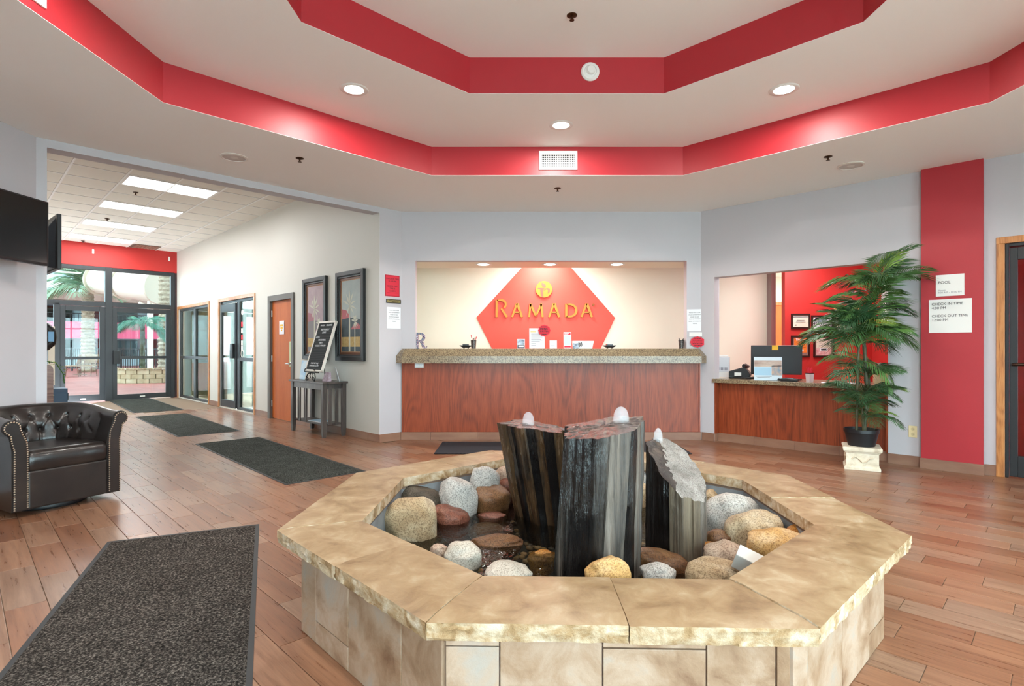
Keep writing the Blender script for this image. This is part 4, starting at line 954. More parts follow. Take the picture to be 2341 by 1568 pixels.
# ------------------------------------------------------------------ leather tub armchair (front towards local -Y)
t = NT('dark brown leather'); t.set(.3, 0, .5, .25)
mp = t.coords((1, 1, 1), False); n1 = t.noise(mp, 5, 4, .6); n2 = t.n('ShaderNodeTexVoronoi'); n2.inputs['Scale'].default_value = 210; t.l(mp, n2, 0, 'Vector')
t.col(t.ramp(n1, [(.3, (24, 21, 21)), (.6, (38, 32, 30)), (.8, (56, 46, 40))])); t.bump(n2, .12, .002); M['leather'] = t.m
ac = thing('tub_armchair', 'dark brown leather tub armchair with buttoned back and nailhead trim', 'armchair', (-3.40, 4.16, 0), math.radians(62))
ac.location = (-3.26 - .883 * .33, 4.095 + .469 * .33, 0)
HW, FY = .335, -.33
def upath(n=56):
    out = []; R_ = .30                              # from right-front round the back to left-front
    pts = [(HW - .045, FY + .0), (HW - .045, .0)]
    for k in range(11): out.append((HW - .045, FY + (.36) * k / 11, 1, 0))
    cy = FY + .36
    rx, ry = HW - .045, .29
    for k in range(n + 1):
        a_ = PI * k / n; x, y = rx * math.cos(a_), cy + ry * math.sin(a_) ** .85
        nx, ny = math.cos(a_) / rx, math.sin(a_) / ry; l_ = math.hypot(nx, ny); out.append((x, y, nx / l_, ny / l_))
    for k in range(1, 12): out.append((-HW + .045, cy - .36 * k / 11, -1, 0))
    return out
UP = upath()
prof = [(-.045, .05), (-.045, .30), (-.045, .46), (-.034, .52), (-.012, .575), (-.005, .62)]
prof += [(.05 + .056 * math.cos(math.radians(a_)), .628 + .056 * math.sin(math.radians(a_))) for a_ in range(165, -61, -15)]
prof += [(.066, .565), (.058, .52), (.05, .47), (.05, .30), (.05, .05)]
m = MB(); rings = []
for i, (x, y, nx, ny) in enumerate(UP):
    f = max(0, min(1, (y - FY - .05) / .55)); up = 1 + .2 * f * f * (3 - 2 * f)
    flare = 1.0
    rings.append([(x + nx * n_ * flare, y + ny * n_ * flare, z if z < .45 else .45 + (z - .45) * up) for n_, z in prof])
m.loft(rings); m.build('shell', 'leather', ac, smooth=50)
# tufted inner back
btn = []
nU = len(UP); cum = [0]
for i in range(1, nU): cum.append(cum[-1] + math.hypot(UP[i][0] - UP[i - 1][0], UP[i][1] - UP[i - 1][1]))
tot = cum[-1]
for k in range(9): btn.append((tot * (.5 + (k - 4) * .082), .605))
for k in range(8): btn.append((tot * (.5 + (k - 3.5) * .082), .52))
m = MB(); rings = []; NV = 30
def upoint(s_):
    s_ = max(0, min(tot, s_)); i = 0
    while i < nU - 2 and cum[i + 1] < s_: i += 1
    f = (s_ - cum[i]) / max(1e-6, cum[i + 1] - cum[i]); A_, B_ = UP[i], UP[i + 1]
    return [A_[j] + (B_[j] - A_[j]) * f for j in range(4)]
def inner(s_, z):
    x, y, nx, ny = upoint(s_); f = max(0, min(1, (y - FY - .05) / .55)); up = 1 + .2 * f * f * (3 - 2 * f)
    zz = z if z < .45 else .45 + (z - .45) * up
    edge = min(1, (s_ - tot * .10) / .10, (tot * .90 - s_) / .10); edge = max(0, edge)
    bul = .055 * edge * (1 - max(0, (z - .56) / .1) ** 2)
    for bs_, bz in btn:
        d2 = ((s_ - bs_) ** 2 + ((z - bz) * 1.15) ** 2); bul -= .026 * math.exp(-d2 / .00016) + .010 * math.exp(-d2 / .0012)
        if bz < .56 and z < bz: bul -= .006 * math.exp(-((s_ - bs_) ** 2) / .00006) * min(1, (bz - z) / .03)   # folds running down
    for k, (bs_, bz) in enumerate(btn[:9]):             # diamond creases between the rows
        for q in (-.041, .041):
            tt = (.605 - z) / .085
            if 0 <= tt <= 1: bul -= .006 * math.exp(-((s_ - (bs_ + q * tot * tt)) ** 2) / .00008)
    bo = -.045 + (0 if z < .46 else .04 * min(1, (z - .46) / .16))
    n_ = bo - max(.002, bul)
    return (x + nx * n_, y + ny * n_, zz)
SU = 150
for i in range(SU + 1):
    s_ = tot * (.10 + .80 * i / SU)
    rings.append([inner(s_, .36 + .30 * j / NV) for j in range(NV + 1)])
m.loft(rings, caps=False, closed=False); m.build('tufted_back', 'leather', ac, smooth=180)
b = MB(); b.ball((0, 0, 0), (.011, .011, .011), 10, 6); b_me = b.mesh('button', 'leather', smooth=180)
for bs_, bz in btn:
    if .12 < bs_ / tot < .88: link('button', b_me, ac, inner(bs_, bz))
# seat cushion and rail
def rbox(m, x0, x1, y0, y1, z0, z1, r, n=4, crown=0):
    rings = []
    for k in range(9):
        th = -PI / 2 + PI * k / 8; ins = r * (1 - math.cos(th)); z = (z0 + z1) / 2 + ((z1 - z0) / 2 - r) * (1 if th > 0 else -1) * (1 if abs(th) > 1e-6 else 0) + r * math.sin(th)
        ring = []
        for cx, cy, a0 in ((x1 - r, y1 - r, 0), (x0 + r, y1 - r, 90), (x0 + r, y0 + r, 180), (x1 - r, y0 + r, 270)):
            for q in range(n + 1):
                a_ = math.radians(a0 + 90 * q / n); rr = r - ins; ring.append((cx + rr * math.cos(a_), cy + rr * math.sin(a_), z))
        rings.append(ring)
    m.loft(rings)
m = MB(); rbox(m, -.265, .265, -.345, .20, .30, .455, .05); seat = m.mesh('seat_cushion', 'leather', smooth=60)
for v in seat.vertices:
    if v.co.z > .38: v.co.z += .025 * (1 - (v.co.x / .265) ** 2) * (1 - max(-1, min(1, (v.co.y + .07) / .28)) ** 2)
link('seat_cushion', seat, ac)
m = MB(); m.box(-.25, .25, -.335, -.2, .05, .315); m.build('front_rail', 'leather', ac, bevel=.012)
m = MB(); m.lathe([(.001, 0), (.24, 0), (.245, .012), (.24, .03), (.08, .035), (.08, .055), (.001, .055)], 40); m.build('swivel_base', 'black', ac, smooth=40)
for s_ in (-1, 1):                                    # padded front facings and their nailheads
    X0 = s_ * (HW - .045)
    pp = [(n_, z) for n_, z in prof]; cx = sum(a for a, _ in pp) / len(pp)
    def ins(n_, z, d): 
        c = (.003, min(z, .60)) if z < .5 else (.05 if z > .58 else .02, .62)
        v = Vector((c[0] - n_, c[1] - z)); l_ = max(v.length, 1e-6); return (n_ + v.x / l_ * d, z + v.y / l_ * d)
    poly = [(max(-.034, min(.039, n_)) if z < .47 else ins(n_, z, .012)[0], z + .006 if z < .1 else (z if z < .5 else ins(n_, z, .012)[1])) for n_, z in pp]
    m = MB(); m.slab([(X0 + s_ * a, z) for a, z in (poly if s_ > 0 else poly)], FY - .014, FY + .01); m.build('arm_facing', 'leather', ac, bevel=.004)
    m = MB(); path = [Vector((X0 + s_ * a, z)) for a, z in poly]
    acc = 0; step = .016; last = path[0]
    for i in range(1, len(path)):
        seg = path[i] - path[i - 1]; ln = seg.length; q = step - acc
        while q <= ln:
            p = path[i - 1] + seg * (q / ln); m.ball((p.x, FY - .0165, p.y), (.006, .004, .006), 6, 4); q += step
        acc = (acc + ln) % step
    o = m.build('nailheads', plain('antique nickel', (196, 184, 164), .3, 1), ac); o['kind'] = 'stuff'

# ------------------------------------------------------------------ lower desk on the right
rd = thing('lower_desk', 'lower reddish oak desk with granite edge in the side opening', 'desk', RW(0), R45)
m = MB(); m.box(.185, 2.025, .09, .13, .1, .742); m.build('front_panel', 'oakpanel', rd, bevel=.002)
m = MB(); m.box(.183, .2, .0, .09, .1, .742); m.build('side_panel', 'oakpanel', rd); m = MB(); m.box(2.01, 2.028, .0, .09, .1, .742); m.build('side_panel', 'oakpanel', rd)
for k in range(4):
    m = MB(); m.box(.185 + k * .46, .185 + (k + 1) * .46 - .002, .078, .09, 0, .1); m.build('base_tile', 'base', rd)
m = MB(); m.box(.183, .195, 0, .078, 0, .1); m.build('base_tile', 'base', rd)
m = MB(); m.box(.16, 2.028, -.02, .72, .742, .79); m.build('granite_top', 'granite', rd, bevel=.004)
DT = .7905
def RD(s_, e, z=DT): return RW(s_, z, -e)
mo = thing('computer_monitor', 'black computer monitor seen from behind on the lower desk', 'monitor', RD(.80, .36), -.35)
m = MB(); m.x = Matrix.Translation((0, 0, .06)) @ Matrix.Rotation(.12, 4, 'X'); m.box(-.285, .285, 0, .03, 0, .36); m.build('monitor_back', plain('charcoal plastic', (40, 40, 44), .45), mo, bevel=.006)
m = MB(); m.x = Matrix.Translation((0, 0, .06)) @ Matrix.Rotation(.12, 4, 'X'); m.box(-.275, .275, .03, .032, .012, .35); m.build('screen', 'screen', mo)
m = MB(); m.box(-.04, .04, -.02, .03, .01, .15); m.box(-.12, .12, -.08, .1, 0, .012); m.build('monitor_stand', 'black', mo, bevel=.003)
m = MB(); m.x = Matrix.Translation((0, 0, .06)) @ Matrix.Rotation(.12, 4, 'X'); m.box(-.05, .02, -.003, 0, .305, .362); m.build('sticky_note', 'yellowink', mo)
t_ = thing('flyer_stand', 'pale blue flyer with beach photos standing in front of the monitor', 'sign holder', RD(.80, .10), -.32)
m = MB(); m.x = Matrix.Rotation(-.08, 4, 'X'); m.box(-.155, .155, 0, .003, 0, .28); m.build('sheet', plain('pale flyer', (206, 222, 232), .5), t_)
def fp(name, mat, x0, x1, z0, z1):
    m = MB(); m.x = Matrix.Rotation(-.08, 4, 'X'); m.box(x0, x1, -.0012, 0, z0, z1); m.build(name, mat, t_)
fp('photo', plain('beach photo', (206, 190, 176), .5, c2=(150, 120, 110), vs=14, stretch=(.4, 1, 1)), -.15, .15, .165, .24); fp('photo', plain('pool photo', (120, 150, 170), .5, c2=(210, 170, 140), vs=30), .04, .15, .06, .18); fp('print', 'greyink', -.12, .02, .03, .036); fp('print', 'greyink', -.13, .04, .045, .049); fp('banner', plain('sky print', (160, 200, 224), .5), -.15, .035, .06, .155)
m = MB(); m.box(-.15, .15, -.03, .08, 0, .003); m.build('stand_foot', 'acryl', t_)
t_ = thing('desk_telephone', 'black multi line desk telephone seen from behind on the lower desk', 'telephone', RD(.36, .36), -.5)
m = MB(); m.slab([(-.13, .0), (.11, .0), (.13, .05), (.06, .15), (-.0, .13), (-.13, .09)], -.09, .09); m.build('phone_body', 'black', t_, bevel=.01)
m = MB(); m.tube([(.05, -.1, .16), (.09, -.03, .15), (.09, .05, .15), (.05, .1, .16)], [.026, .018, .018, .026], 10); m.build('handset', 'black', t_, smooth=60)
m = MB(); m.box(-.06, .02, -.094, -.09, .03, .075); m.build('label_plate', 'white', t_)
t_ = thing('label_printer', 'pale grey printer at the wall end of the lower desk', 'printer', RD(.02, .52), -.4)
m = MB(); m.box(-.14, .12, -.1, .15, .07, .27); m.build('printer_body', plain('pale grey plastic', (206, 208, 214), .45), t_, bevel=.012); m = MB(); m.box(-.14, .1, -.09, .15, .27, .29); m.build('lid', 'white', t_, bevel=.005)
m = MB(); m.box(-.13, .12, -.12, .12, 0, .07); m.build('paper_tray', 'white', t_)
m = MB(); [m.box(-.02 + .017 * k, -.01 + .017 * k, -.103, -.1, .09, .13) for k in range(7)]; m.build('vent_slots', 'greyink', t_)
t_ = thing('cable_tangle', 'tangle of black cables along the back of the lower desk', 'cables', RD(.56, .2), R45)
for k in range(6):
    r2 = random.Random(40 + k); m = MB(); p = [(-.25 + .1 * i + r2.uniform(-.03, .03), r2.uniform(-.07, .08), .006 + abs(r2.gauss(0, .014))) for i in range(9)]
    m.tube(p, .005, 6); m.build('cable', 'black', t_, smooth=60)
pencup('clear square pen cup full of red pens on the lower desk', RD(1.25, .13), [(-.03, .01, .17, 'redpaper'), (-.012, .0, .16, 'redpaper'), (.0, .012, .165, 'redpaper'), (.014, .0, .155, 'redpaper'), (.028, .01, .16, 'redpaper'), (.02, -.014, .15, 'redpaper'), (-.02, -.01, .15, 'redpaper')], plain('frosted pink grey plastic', (206, 188, 190), .3), .045, .1, True)
t_ = thing('key_card_reader', 'small black keypad lying on the lower desk beside the monitor', 'card reader', RD(1.04, .11), -.6); m = MB(); m.slab([(-.09, 0), (.09, 0), (.09, .02), (-.03, .035), (-.09, .03)], -.05, .05); m.build('reader_body', 'black', t_, bevel=.005); m = MB(); m.box(-.06, .04, -.03, .03, .032, .036); m.build('keypad', 'greyink', t_)
t_ = thing('paper_sheets', 'loose white paper sheets on the lower desk near the palm', 'paper', RD(1.55, .12), -.5); m = MB(); m.box(-.17, .12, -.08, .1, 0, .003); m.build('sheet', 'paper', t_); m = MB(); m.x = Matrix.Rotation(.4, 4, 'Z'); m.box(-.05, .18, -.1, .06, .003, .005); m.build('sheet', 'paper', t_)
t_ = thing('orange_folder_box', 'bright orange upright folder box behind the palm leaves', 'box', RD(1.66, .28), -.5); m = MB(); m.box(-.11, .13, 0, .1, 0, .2); m.build('box_body', plain('orange card', (240, 86, 48), .5), t_, bevel=.003)
t_ = thing('wood_tray', 'pale wooden tray box at the end of the lower desk', 'box', RD(1.95, .3), -.5); m = MB(); m.box(-.1, .12, 0, .2, 0, .16); m.build('box_body', plain('pale wood', (226, 206, 160), .5), t_, bevel=.003)
# frames on the red wall
YR = 8.0
def cert(name, label, u0, u1, v0, v1, face, deco):
    p, q = P(u0, v1, YR), P(u1, v0, YR); w_, h_ = q.x - p.x, q.z - p.z
    t_ = thing(name, label, 'picture', ((p.x + q.x) / 2, YR, p.z), 0, 'framed certificates')
    m = MB(); b = .022
    m.box(-w_ / 2, w_ / 2, -.02, 0, 0, b); m.box(-w_ / 2, w_ / 2, -.02, 0, h_ - b, h_); m.box(-w_ / 2, -w_ / 2 + b, -.02, 0, b, h_ - b); m.box(w_ / 2 - b, w_ / 2, -.02, 0, b, h_ - b); m.build('frame', plain('dark walnut frame', (48, 26, 22), .4), t_)
    m = MB(); m.box(-w_ / 2 + b, w_ / 2 - b, -.008, 0, b, h_ - b); m.build('backing', face, t_)
    for nm, mt, x0, x1, z0, z1 in deco:
        m = MB(); m.box((x0 - .5) * w_, (x1 - .5) * w_, -.0095 - .0006 * len(t_.children), -.008, z0 * h_, z1 * h_); m.build(nm, mt, t_)
    return t_, w_, h_
M['certp'] = plain('certificate paper', (226, 216, 196), .6); M['orange'] = plain('orange print', (236, 120, 40), .6); M['mauve'] = plain('mauve mat board', (150, 108, 100), .7); M['pinkp'] = plain('red white photo', (206, 120, 120), .6, c2=(236, 210, 206), vs=26)
cert('certificate', 'framed pale certificate with dark top rule on the red wall', 1808, 1851, 717, 751, 'certp', [('rule', 'greyink', .1, .9, .76, .8), ('print', 'greyink', .3, .7, .55, .57), ('print', 'greyink', .25, .75, .44, .455), ('print', 'greyink', .2, .28, .22, .27)])
t_, w_, h_ = cert('certificate', 'framed anniversary certificate with forty years lettering', 1854, 1904, 721, 758, 'paper', [('ribbon', 'navy', .18, .82, .76, .85), ('sketch', 'carblue', .3, .7, .55, .74), ('print', 'greyink', .2, .8, .3, .31)]); text(t_, '40 years', .085, 0, h_ * .4, 'ink', -.014, shear=.2)
cert('certificate', 'framed certificate half hidden by palm leaves under the wooden sign', 1906, 1952, 716, 757, 'certp', [('print', 'greyink', .2, .8, .82, .86)])
t_, w_, h_ = cert('certificate', 'framed orange thank you poster behind the monitor', 1808, 1850, 767, 816, 'mauve', [('poster', 'orange', .16, .84, .2, .9), ('print', 'ink', .22, .78, .52, .53), ('print', 'ink', .22, .78, .46, .47), ('badge', 'paper', .34, .66, .26, .36), ('badge', 'ink', .4, .6, .28, .34)]); text(t_, 'Thanks', .052, 0, h_ * .76, 'paper', -.016)
t_, w_, h_ = cert('certificate', 'framed cream thank you poster with red photo, edge behind the palm', 1859, 1906, 767, 817, 'mauve', [('poster', 'certp', .14, .86, .42, .9), ('photo', 'pinkp', .14, .86, .1, .42), ('print', 'greyink', .25, .75, .62, .63), ('print', 'greyink', .25, .75, .54, .55), ('badge', 'paper', .3, .68, .3, .42), ('badge', 'ink', .36, .62, .32, .4)]); text(t_, 'THANKS', .04, 0, h_ * .76, 'ink', -.016, space=1.2)
p, q = P(1906, 712, YR), P(2000, 699, YR)
t_ = thing('wooden_slogan_sign', 'narrow tan sign with black capital lettering on the red wall', 'sign', ((p.x + q.x) / 2, YR, p.z)); m = MB(); m.box(-(q.x - p.x) / 2, (q.x - p.x) / 2, -.02, 0, 0, q.z - p.z); m.build('sign_board', plain('tan board', (218, 180, 120), .6), t_); text(t_, 'N0. F', .075, -.27, .016, 'ink', -.021, sx=.7, align='LEFT'); text(t_, 'EVER!', .075, .27, .016, 'ink', -.021, sx=.7, align='RIGHT')
t_ = thing('wall_poster', 'white poster with red crest on the side wall behind the palm', 'poster', (5.19, 7.55, 1.55), -PI / 2); m = MB(); m.box(-.25, .3, -.004, 0, 0, .55); m.build('sheet', 'paper', t_); m = MB(); m.lathe([(.001, 0), (.06, 0), (.06, .002), (.001, .002)], 20); o = m.build('crest', 'redpaper', t_); o.location = (.1, -.004, .46); o.rotation_euler.x = PI / 2

# ------------------------------------------------------------------ palm in a pot on a stone plinth
pb = thing('stone_plinth', 'square cream stone plinth with moulded rim under the palm', 'plinth', (3.44, 5.47, 0), -.5)
M['plaster'] = stone('aged cream plaster', [(176, 156, 130), (222, 210, 188), (236, 228, 212)], 9, .75, .4, 25)
m = MB()
def sq(h_, z): return [(-h_, -h_, z), (h_, -h_, z), (h_, h_, z), (-h_, h_, z)]
m.loft([sq(.15, 0), sq(.15, .025), sq(.135, .04), sq(.135, .16), sq(.143, .165), sq(.147, .175), sq(.158, .182), sq(.162, .2), sq(.162, .215), sq(.15, .22)]); m.build('plinth_body', 'plaster', pb, bevel=.002)
for rz_ in (0, PI / 2):
    m = MB(); pth = [(-.09 + .03 * k + .0, -.137, .1 + .028 * math.sin(k * 1.4)) for k in range(7)]; m.tube(pth, .008, 6); o = m.build('relief_scroll', 'plaster', pb, smooth=60); o.rotation_euler.z = -rz_
pp_ = thing('potted_palm', 'tall artificial areca palm in a black pot on the plinth', 'potted palm', (3.44, 5.47, .2205))
M['pot'] = plain('black pot', (24, 26, 30), .4); M['soil'] = plain('dark soil', (56, 44, 36), .95, bump=1, bs=60)
m = MB(); m.lathe([(.001, 0), (.115, 0), (.145, .13), (.152, .132), (.152, .165), (.143, .165), (.135, .13), (.001, .13)], 32); m.build('pot', 'pot', pp_, smooth=35)
m = MB(); m.lathe([(.001, .131), (.135, .131), (.13, .14), (.001, .145)], 24); m.build('soil', 'soil', pp_)
M['frond'] = (lambda t: (t.set(.45), t.col(t.ramp(t.n('ShaderNodeObjectInfo'), [(0, (48, 84, 52)), (.5, (66, 110, 60)), (.85, (94, 134, 66)), (1, (140, 166, 70))], 'Random')), t.m)[2])(NT('palm leaflet'))
M['stem'] = plain('ringed cane', (58, 64, 44), .5, c2=(94, 84, 52), vs=30, stretch=(.2, .2, 1))
def frond_mesh(ln, seed, nl=24):
    r2 = random.Random(seed); m = MB(); path = []
    for k in range(nl + 1):
        f = k / nl; path.append(Vector((ln * f * (1 - .12 * f), 0, ln * (.35 * f - .62 * f * f))))
    m.tube(path, [.0065 * (1 - .8 * k / nl) for k in range(nl + 1)], 5)
    for k in range(3, nl + 1):
        f = k / nl; p = path[k]; tan = (path[k] - path[k - 1]).normalized()
        ll = ln * .52 * math.sin(PI * (.22 + .72 * f)) * r2.uniform(.85, 1.1); wd_ = .0115 * ln / .6
        for s_ in (-1, 1):
            side = Vector((0, s_, 0)); d = (tan * (.55 + .4 * f) + side * (.85 - .3 * f) + Vector((0, 0, .12 + r2.uniform(-.08, .08)))).normalized()
            a_ = p; b_ = p + d * ll * .5 + Vector((0, 0, -.02 * ll)); c = p + d * ll + Vector((0, 0, -.38 * ll))
            w1 = tan * wd_
            m.add([tuple(a_), tuple(b_ - w1), tuple(b_ + Vector((0, 0, wd_ * .5))), tuple(b_ + w1), tuple(c)], [(0, 1, 2), (0, 2, 3), (1, 4, 2), (2, 4, 3)])
    return m.mesh('frond', 'frond', smooth=180)
fm = [frond_mesh(l_, 70 + i) for i, l_ in enumerate((.46, .54, .4, .5))]
r3 = random.Random(5)
stems = [([(.03, .0, .14), (.05, .0, .6), (.04, .02, 1.0), (.06, .02, 1.35), (.13, -.02, 1.66)], .017), ([(-.06, -.02, .14), (-.06, -.03, .55), (-.05, -.03, .9), (-.03, -.02, 1.15)], .013), ([(.06, .05, .14), (.12, .06, .5), (.1, .05, .75)], .011), ([(-.02, -.06, .14), (-.05, -.09, .38)], .01)]
for pth, r_ in stems:
    m = MB(); pts = []
    for i in range(len(pth) - 1):
        for k in range(8): pts.append(Vector(pth[i]).lerp(Vector(pth[i + 1]), k / 8))
    pts.append(Vector(pth[-1])); m.tube(pts, [r_ * (1.12 if k % 3 == 0 else .95) for k in range(len(pts))], 8); m.build('cane', 'stem', pp_, smooth=50)
def fronds(c, n, mesh_ids, az0, tiltr, sc=(.85, 1.1), span=2 * PI):
    for k in range(n):
        az = az0 + span * k / n + r3.uniform(-.3, .3); tl = r3.uniform(*tiltr)
        o = link('frond', fm[mesh_ids[k % len(mesh_ids)]], pp_, c); o.rotation_euler = (r3.uniform(-.35, .35), -tl, az); s_ = r3.uniform(*sc); o.scale = (s_, s_, s_)
fronds((.18, -.02, 1.56), 11, [0, 1, 2], .3, (.1, 1.25)); fronds((.13, .0, 1.42), 8, [1, 3, 0], .9, (-.2, .9)); fronds((.08, .02, 1.3), 7, [0, 3, 1], .2, (-.3, .7))
fronds((-.05, -.02, 1.08), 12, [0, 1, 3], 1.2, (.0, 1.2)); fronds((-.06, -.03, .97), 9, [3, 1, 0], .5, (-.4, .8)); fronds((.03, .0, 1.12), 7, [1, 3], 2.2, (-.3, .8))
fronds((-.06, -.03, .84), 4, [2, 0, 3], 2.4, (-.5, .3)); fronds((.1, .05, .66), 9, [2, 0], .0, (.2, 1.3), (.7, .95)); fronds((.04, 0, .5), 8, [2, 0, 3], .6, (-.2, 1.0), (.7, .95)); fronds((-.05, -.08, .38), 9, [2, 3], 2.0, (-.2, 1.1), (.65, .9)); fronds((.03, -.05, .28), 6, [2], 1.0, (.0, .7), (.6, .85))
# ------------------------------------------------------------------ fountain basin
fo = thing('fountain_basin', 'octagonal tiled fountain basin with broad sandstone rim', 'fountain', (.33, 2.79, 0), math.radians(-1.5))
def ov(a_, k): r_ = a_ / math.cos(PI / 8); an = PI / 8 + k * PI / 4; return Vector((r_ * math.cos(an), r_ * math.sin(an), 0))
AO, AI, ZT, ZB = 1.285, .97, .432, .376
for k in range(8):
    o0, o1, i0, i1 = ov(AO, k), ov(AO, k + 1), ov(AI, k), ov(AI, k + 1)
    out = ((o0 + o1) / 2).normalized()
    cut = .5 + (.02 if k % 2 else -.015)
    for f0, f1 in ((0, cut), (cut, 1)):
        m = MB(); rings = []; nx = 26; g0 = .0018 / 1.06; g1 = .0018 / 1.06; dz = rnd.uniform(-.002, .002)
        for i in range(nx + 1):
            f = f0 + g0 + (f1 - f0 - g0 - g1) * i / nx; po, pi_ = o0.lerp(o1, f), i0.lerp(i1, f)
            ring = []
            for j in range(7): ring.append(pi_.lerp(po, j / 6) + Vector((0, 0, ZT + dz - (.004 if j in (0,) else 0) - (.005 + .002 * nz(f * 30, k, 3) if j == 6 else 0))))
            for j in range(1, 7):
                q = j / 6; amp = .005 * nz(f * 22 + k * 9, q * 3.3, k) + .006 * nz(f * 75, q * 9, k + 5)
                ring.append(po + out * (amp - .004 * q * q) + Vector((0, 0, ZT + dz - .005 - (ZT - ZB - .005) * q)))
            ring.append(pi_ + Vector((0, 0, ZB))); 
            for j in range(1, 3): ring.append(pi_ - out * (.004 * nz(f * 25, j, k)) + Vector((0, 0, ZB + (ZT - ZB) * j / 3)))
            rings.append([tuple(v) for v in ring])
        m.loft(rings)
        o = m.build('cap_stone', 'cap', fo, smooth=30, mats=['cap', 'capedge'], pick=lambda p: 0 if p.normal.z > .75 else 1)
core = MB(); n_ = 8
core.loft([[tuple(ov(1.185, k) + Vector((0, 0, z))) for k in range(8)] for z in (0, .376)], caps=False); core.loft([[tuple(ov(.985, k) + Vector((0, 0, z))) for k in range(8)] for z in (.376, .04)], caps=False)
core.build('basin_core', 'tilegrout', fo)
# side tiles; the pattern alternates whole tiles and tiles with a narrow strip
pats = [[(.16, 'T'), (.30, ''), (.30, 'T'), (.20, ''), (.04, '')], [(.14, ''), (.28, 'B'), (.36, ''), (.22, '')], [(.12, ''), (.33, 'T'), (.33, ''), (.22, 'B')]]
for k in range(8):
    v0, v1 = ov(1.187, k), ov(1.187, k + 1); d = (v1 - v0); ln = d.length; d.normalize(); out = Vector((d.y, -d.x, 0))
    pat = pats[{5: 0, 4: 1, 6: 2}.get(k, k % 3)]; x = 0
    for wf, mode in pat:
        w_ = wf * ln
        spans = {'': [(.002, .374)], 'T': [(.002, .318), (.322, .374)], 'B': [(.002, .088), (.092, .374)]}[mode]
        for z0, z1 in spans:
            m = MB(); rz_ = math.atan2(d.y, d.x); m.box(.002, w_ - .002, -.013 - rnd.uniform(0, .002), .002, z0, z1)
            o = m.build('wall_tile', 'tile', fo, bevel=.002); p = v0 + d * x; o.location = p; o.rotation_euler.z = rz_
        x += w_
m = MB(); m.loft([[tuple(ov(.983 - .012 * abs(nz(k * 3, z * 9)), k) + Vector((0, 0, z))) for k in range(8)] for z in (.05, .2, .36)], caps=False); m.build('liner', 'liner', fo)
m = MB(); m.prism([tuple(ov(.983, k).xy) for k in range(8)], .04, .06); m.build('basin_floor', plain('dark gravel bed', (70, 58, 46), .8, c2=(40, 34, 30), vs=30), fo)
# pebbles
pb_ = bmesh.new(); bmesh.ops.create_icosphere(pb_, subdivisions=1, radius=1); pv = [v.co.copy() for v in pb_.verts]; pf = [tuple(v.index for v in f.verts) for f in pb_.faces]; pb_.free()
mm = [MB(), MB(), MB()]
for k in range(1100):
    an, r_ = rnd.uniform(0, 2 * PI), .95 * math.sqrt(rnd.random()); s_ = rnd.uniform(.012, .03)
    x, y = r_ * math.cos(an), r_ * math.sin(an)
    q = mm[k % 3]; q.x = Matrix.Translation((x, y, .06 + s_ * .35)) @ Matrix.Rotation(rnd.uniform(0, 6), 4, 'Z') @ Matrix.Diagonal((s_, s_ * rnd.uniform(.6, .9), s_ * .5, 1)); q.add(pv, pf)
for q, c in zip(mm, ((140, 108, 76), (96, 84, 74), (186, 146, 96))):
    o = q.build('pebbles', plain('pebble', c, .5), fo, smooth=180); o['kind'] = 'stuff'
# water
t = NT('rippling water'); t.t.nodes.remove(t.b)
mp = t.coords((1, 1, 1), False); n1 = t.noise(mp, 9, 3, .6, .8); bp = t.n('ShaderNodeBump', i_Strength=.55, i_Distance=.025); t.l(n1, bp, 0, 'Height')
tr = t.n('ShaderNodeBsdfTransparent'); tr.inputs[0].default_value = lin((206, 212, 206)); gl = t.n('ShaderNodeBsdfGlossy'); gl.inputs['Roughness'].default_value = .03; t.l(bp, gl, 0, 'Normal')
fr = t.n('ShaderNodeFresnel', i_IOR=1.4); t.l(bp, fr, 0, 'Normal'); mx = t.n('ShaderNodeMixShader'); t.l(fr, mx); t.l(tr, mx, 0, 1); t.l(gl, mx, 0, 2); t.l(mx, t.out); M['water'] = t.m
WZ = .20
m = MB(); rings = []
for j in range(1, 25): rings.append([tuple((ov(.98, k // 6).lerp(ov(.98, k // 6 + 1), (k % 6) / 6)) * (j / 24) + Vector((0, 0, WZ))) for k in range(48)])
m.loft(rings, caps=False); m.add(rings[0], [tuple(range(48))]); o = m.build('water_surface', 'water', fo, smooth=180); o['label'] = 'clear rippling water'

# ------------------------------------------------------------------ boulders
def bmat(name, cs, rough, speck=None, sc=5): return stone(name, cs, sc, rough, .5, 70, speck=speck)
B_ = {'grey': bmat('grey granite boulder', [(150, 146, 142), (196, 192, 186), (214, 208, 198)], .75, (96, 92, 92)),
      'tan': bmat('tan granite boulder', [(150, 120, 84), (190, 168, 136), (212, 200, 178)], .75, (120, 104, 90)),
      'yellow': bmat('yellow tan boulder', [(170, 124, 62), (204, 164, 104), (222, 200, 164)], .7, (150, 120, 90)),
      'brown': bmat('wet brown boulder', [(84, 56, 36), (126, 88, 58), (150, 114, 80)], .3, (70, 56, 46)),
      'red': bmat('wet red brown boulder', [(96, 54, 44), (136, 84, 68), (160, 112, 90)], .35, (80, 56, 50)),
      'dark': bmat('dark slab', [(50, 44, 38), (84, 76, 66), (130, 122, 112)], .6, (60, 56, 50)),
      'amber': bmat('amber stone', [(150, 92, 34), (196, 134, 60), (214, 166, 96)], .35, (130, 90, 50)),
      'pale': bmat('pale stone', [(184, 176, 162), (212, 206, 194), (226, 222, 214)], .65, (150, 140, 128)),
      'pink': bmat('pink speckled boulder', [(160, 122, 104), (200, 178, 160), (216, 204, 190)], .7, (126, 92, 86))}
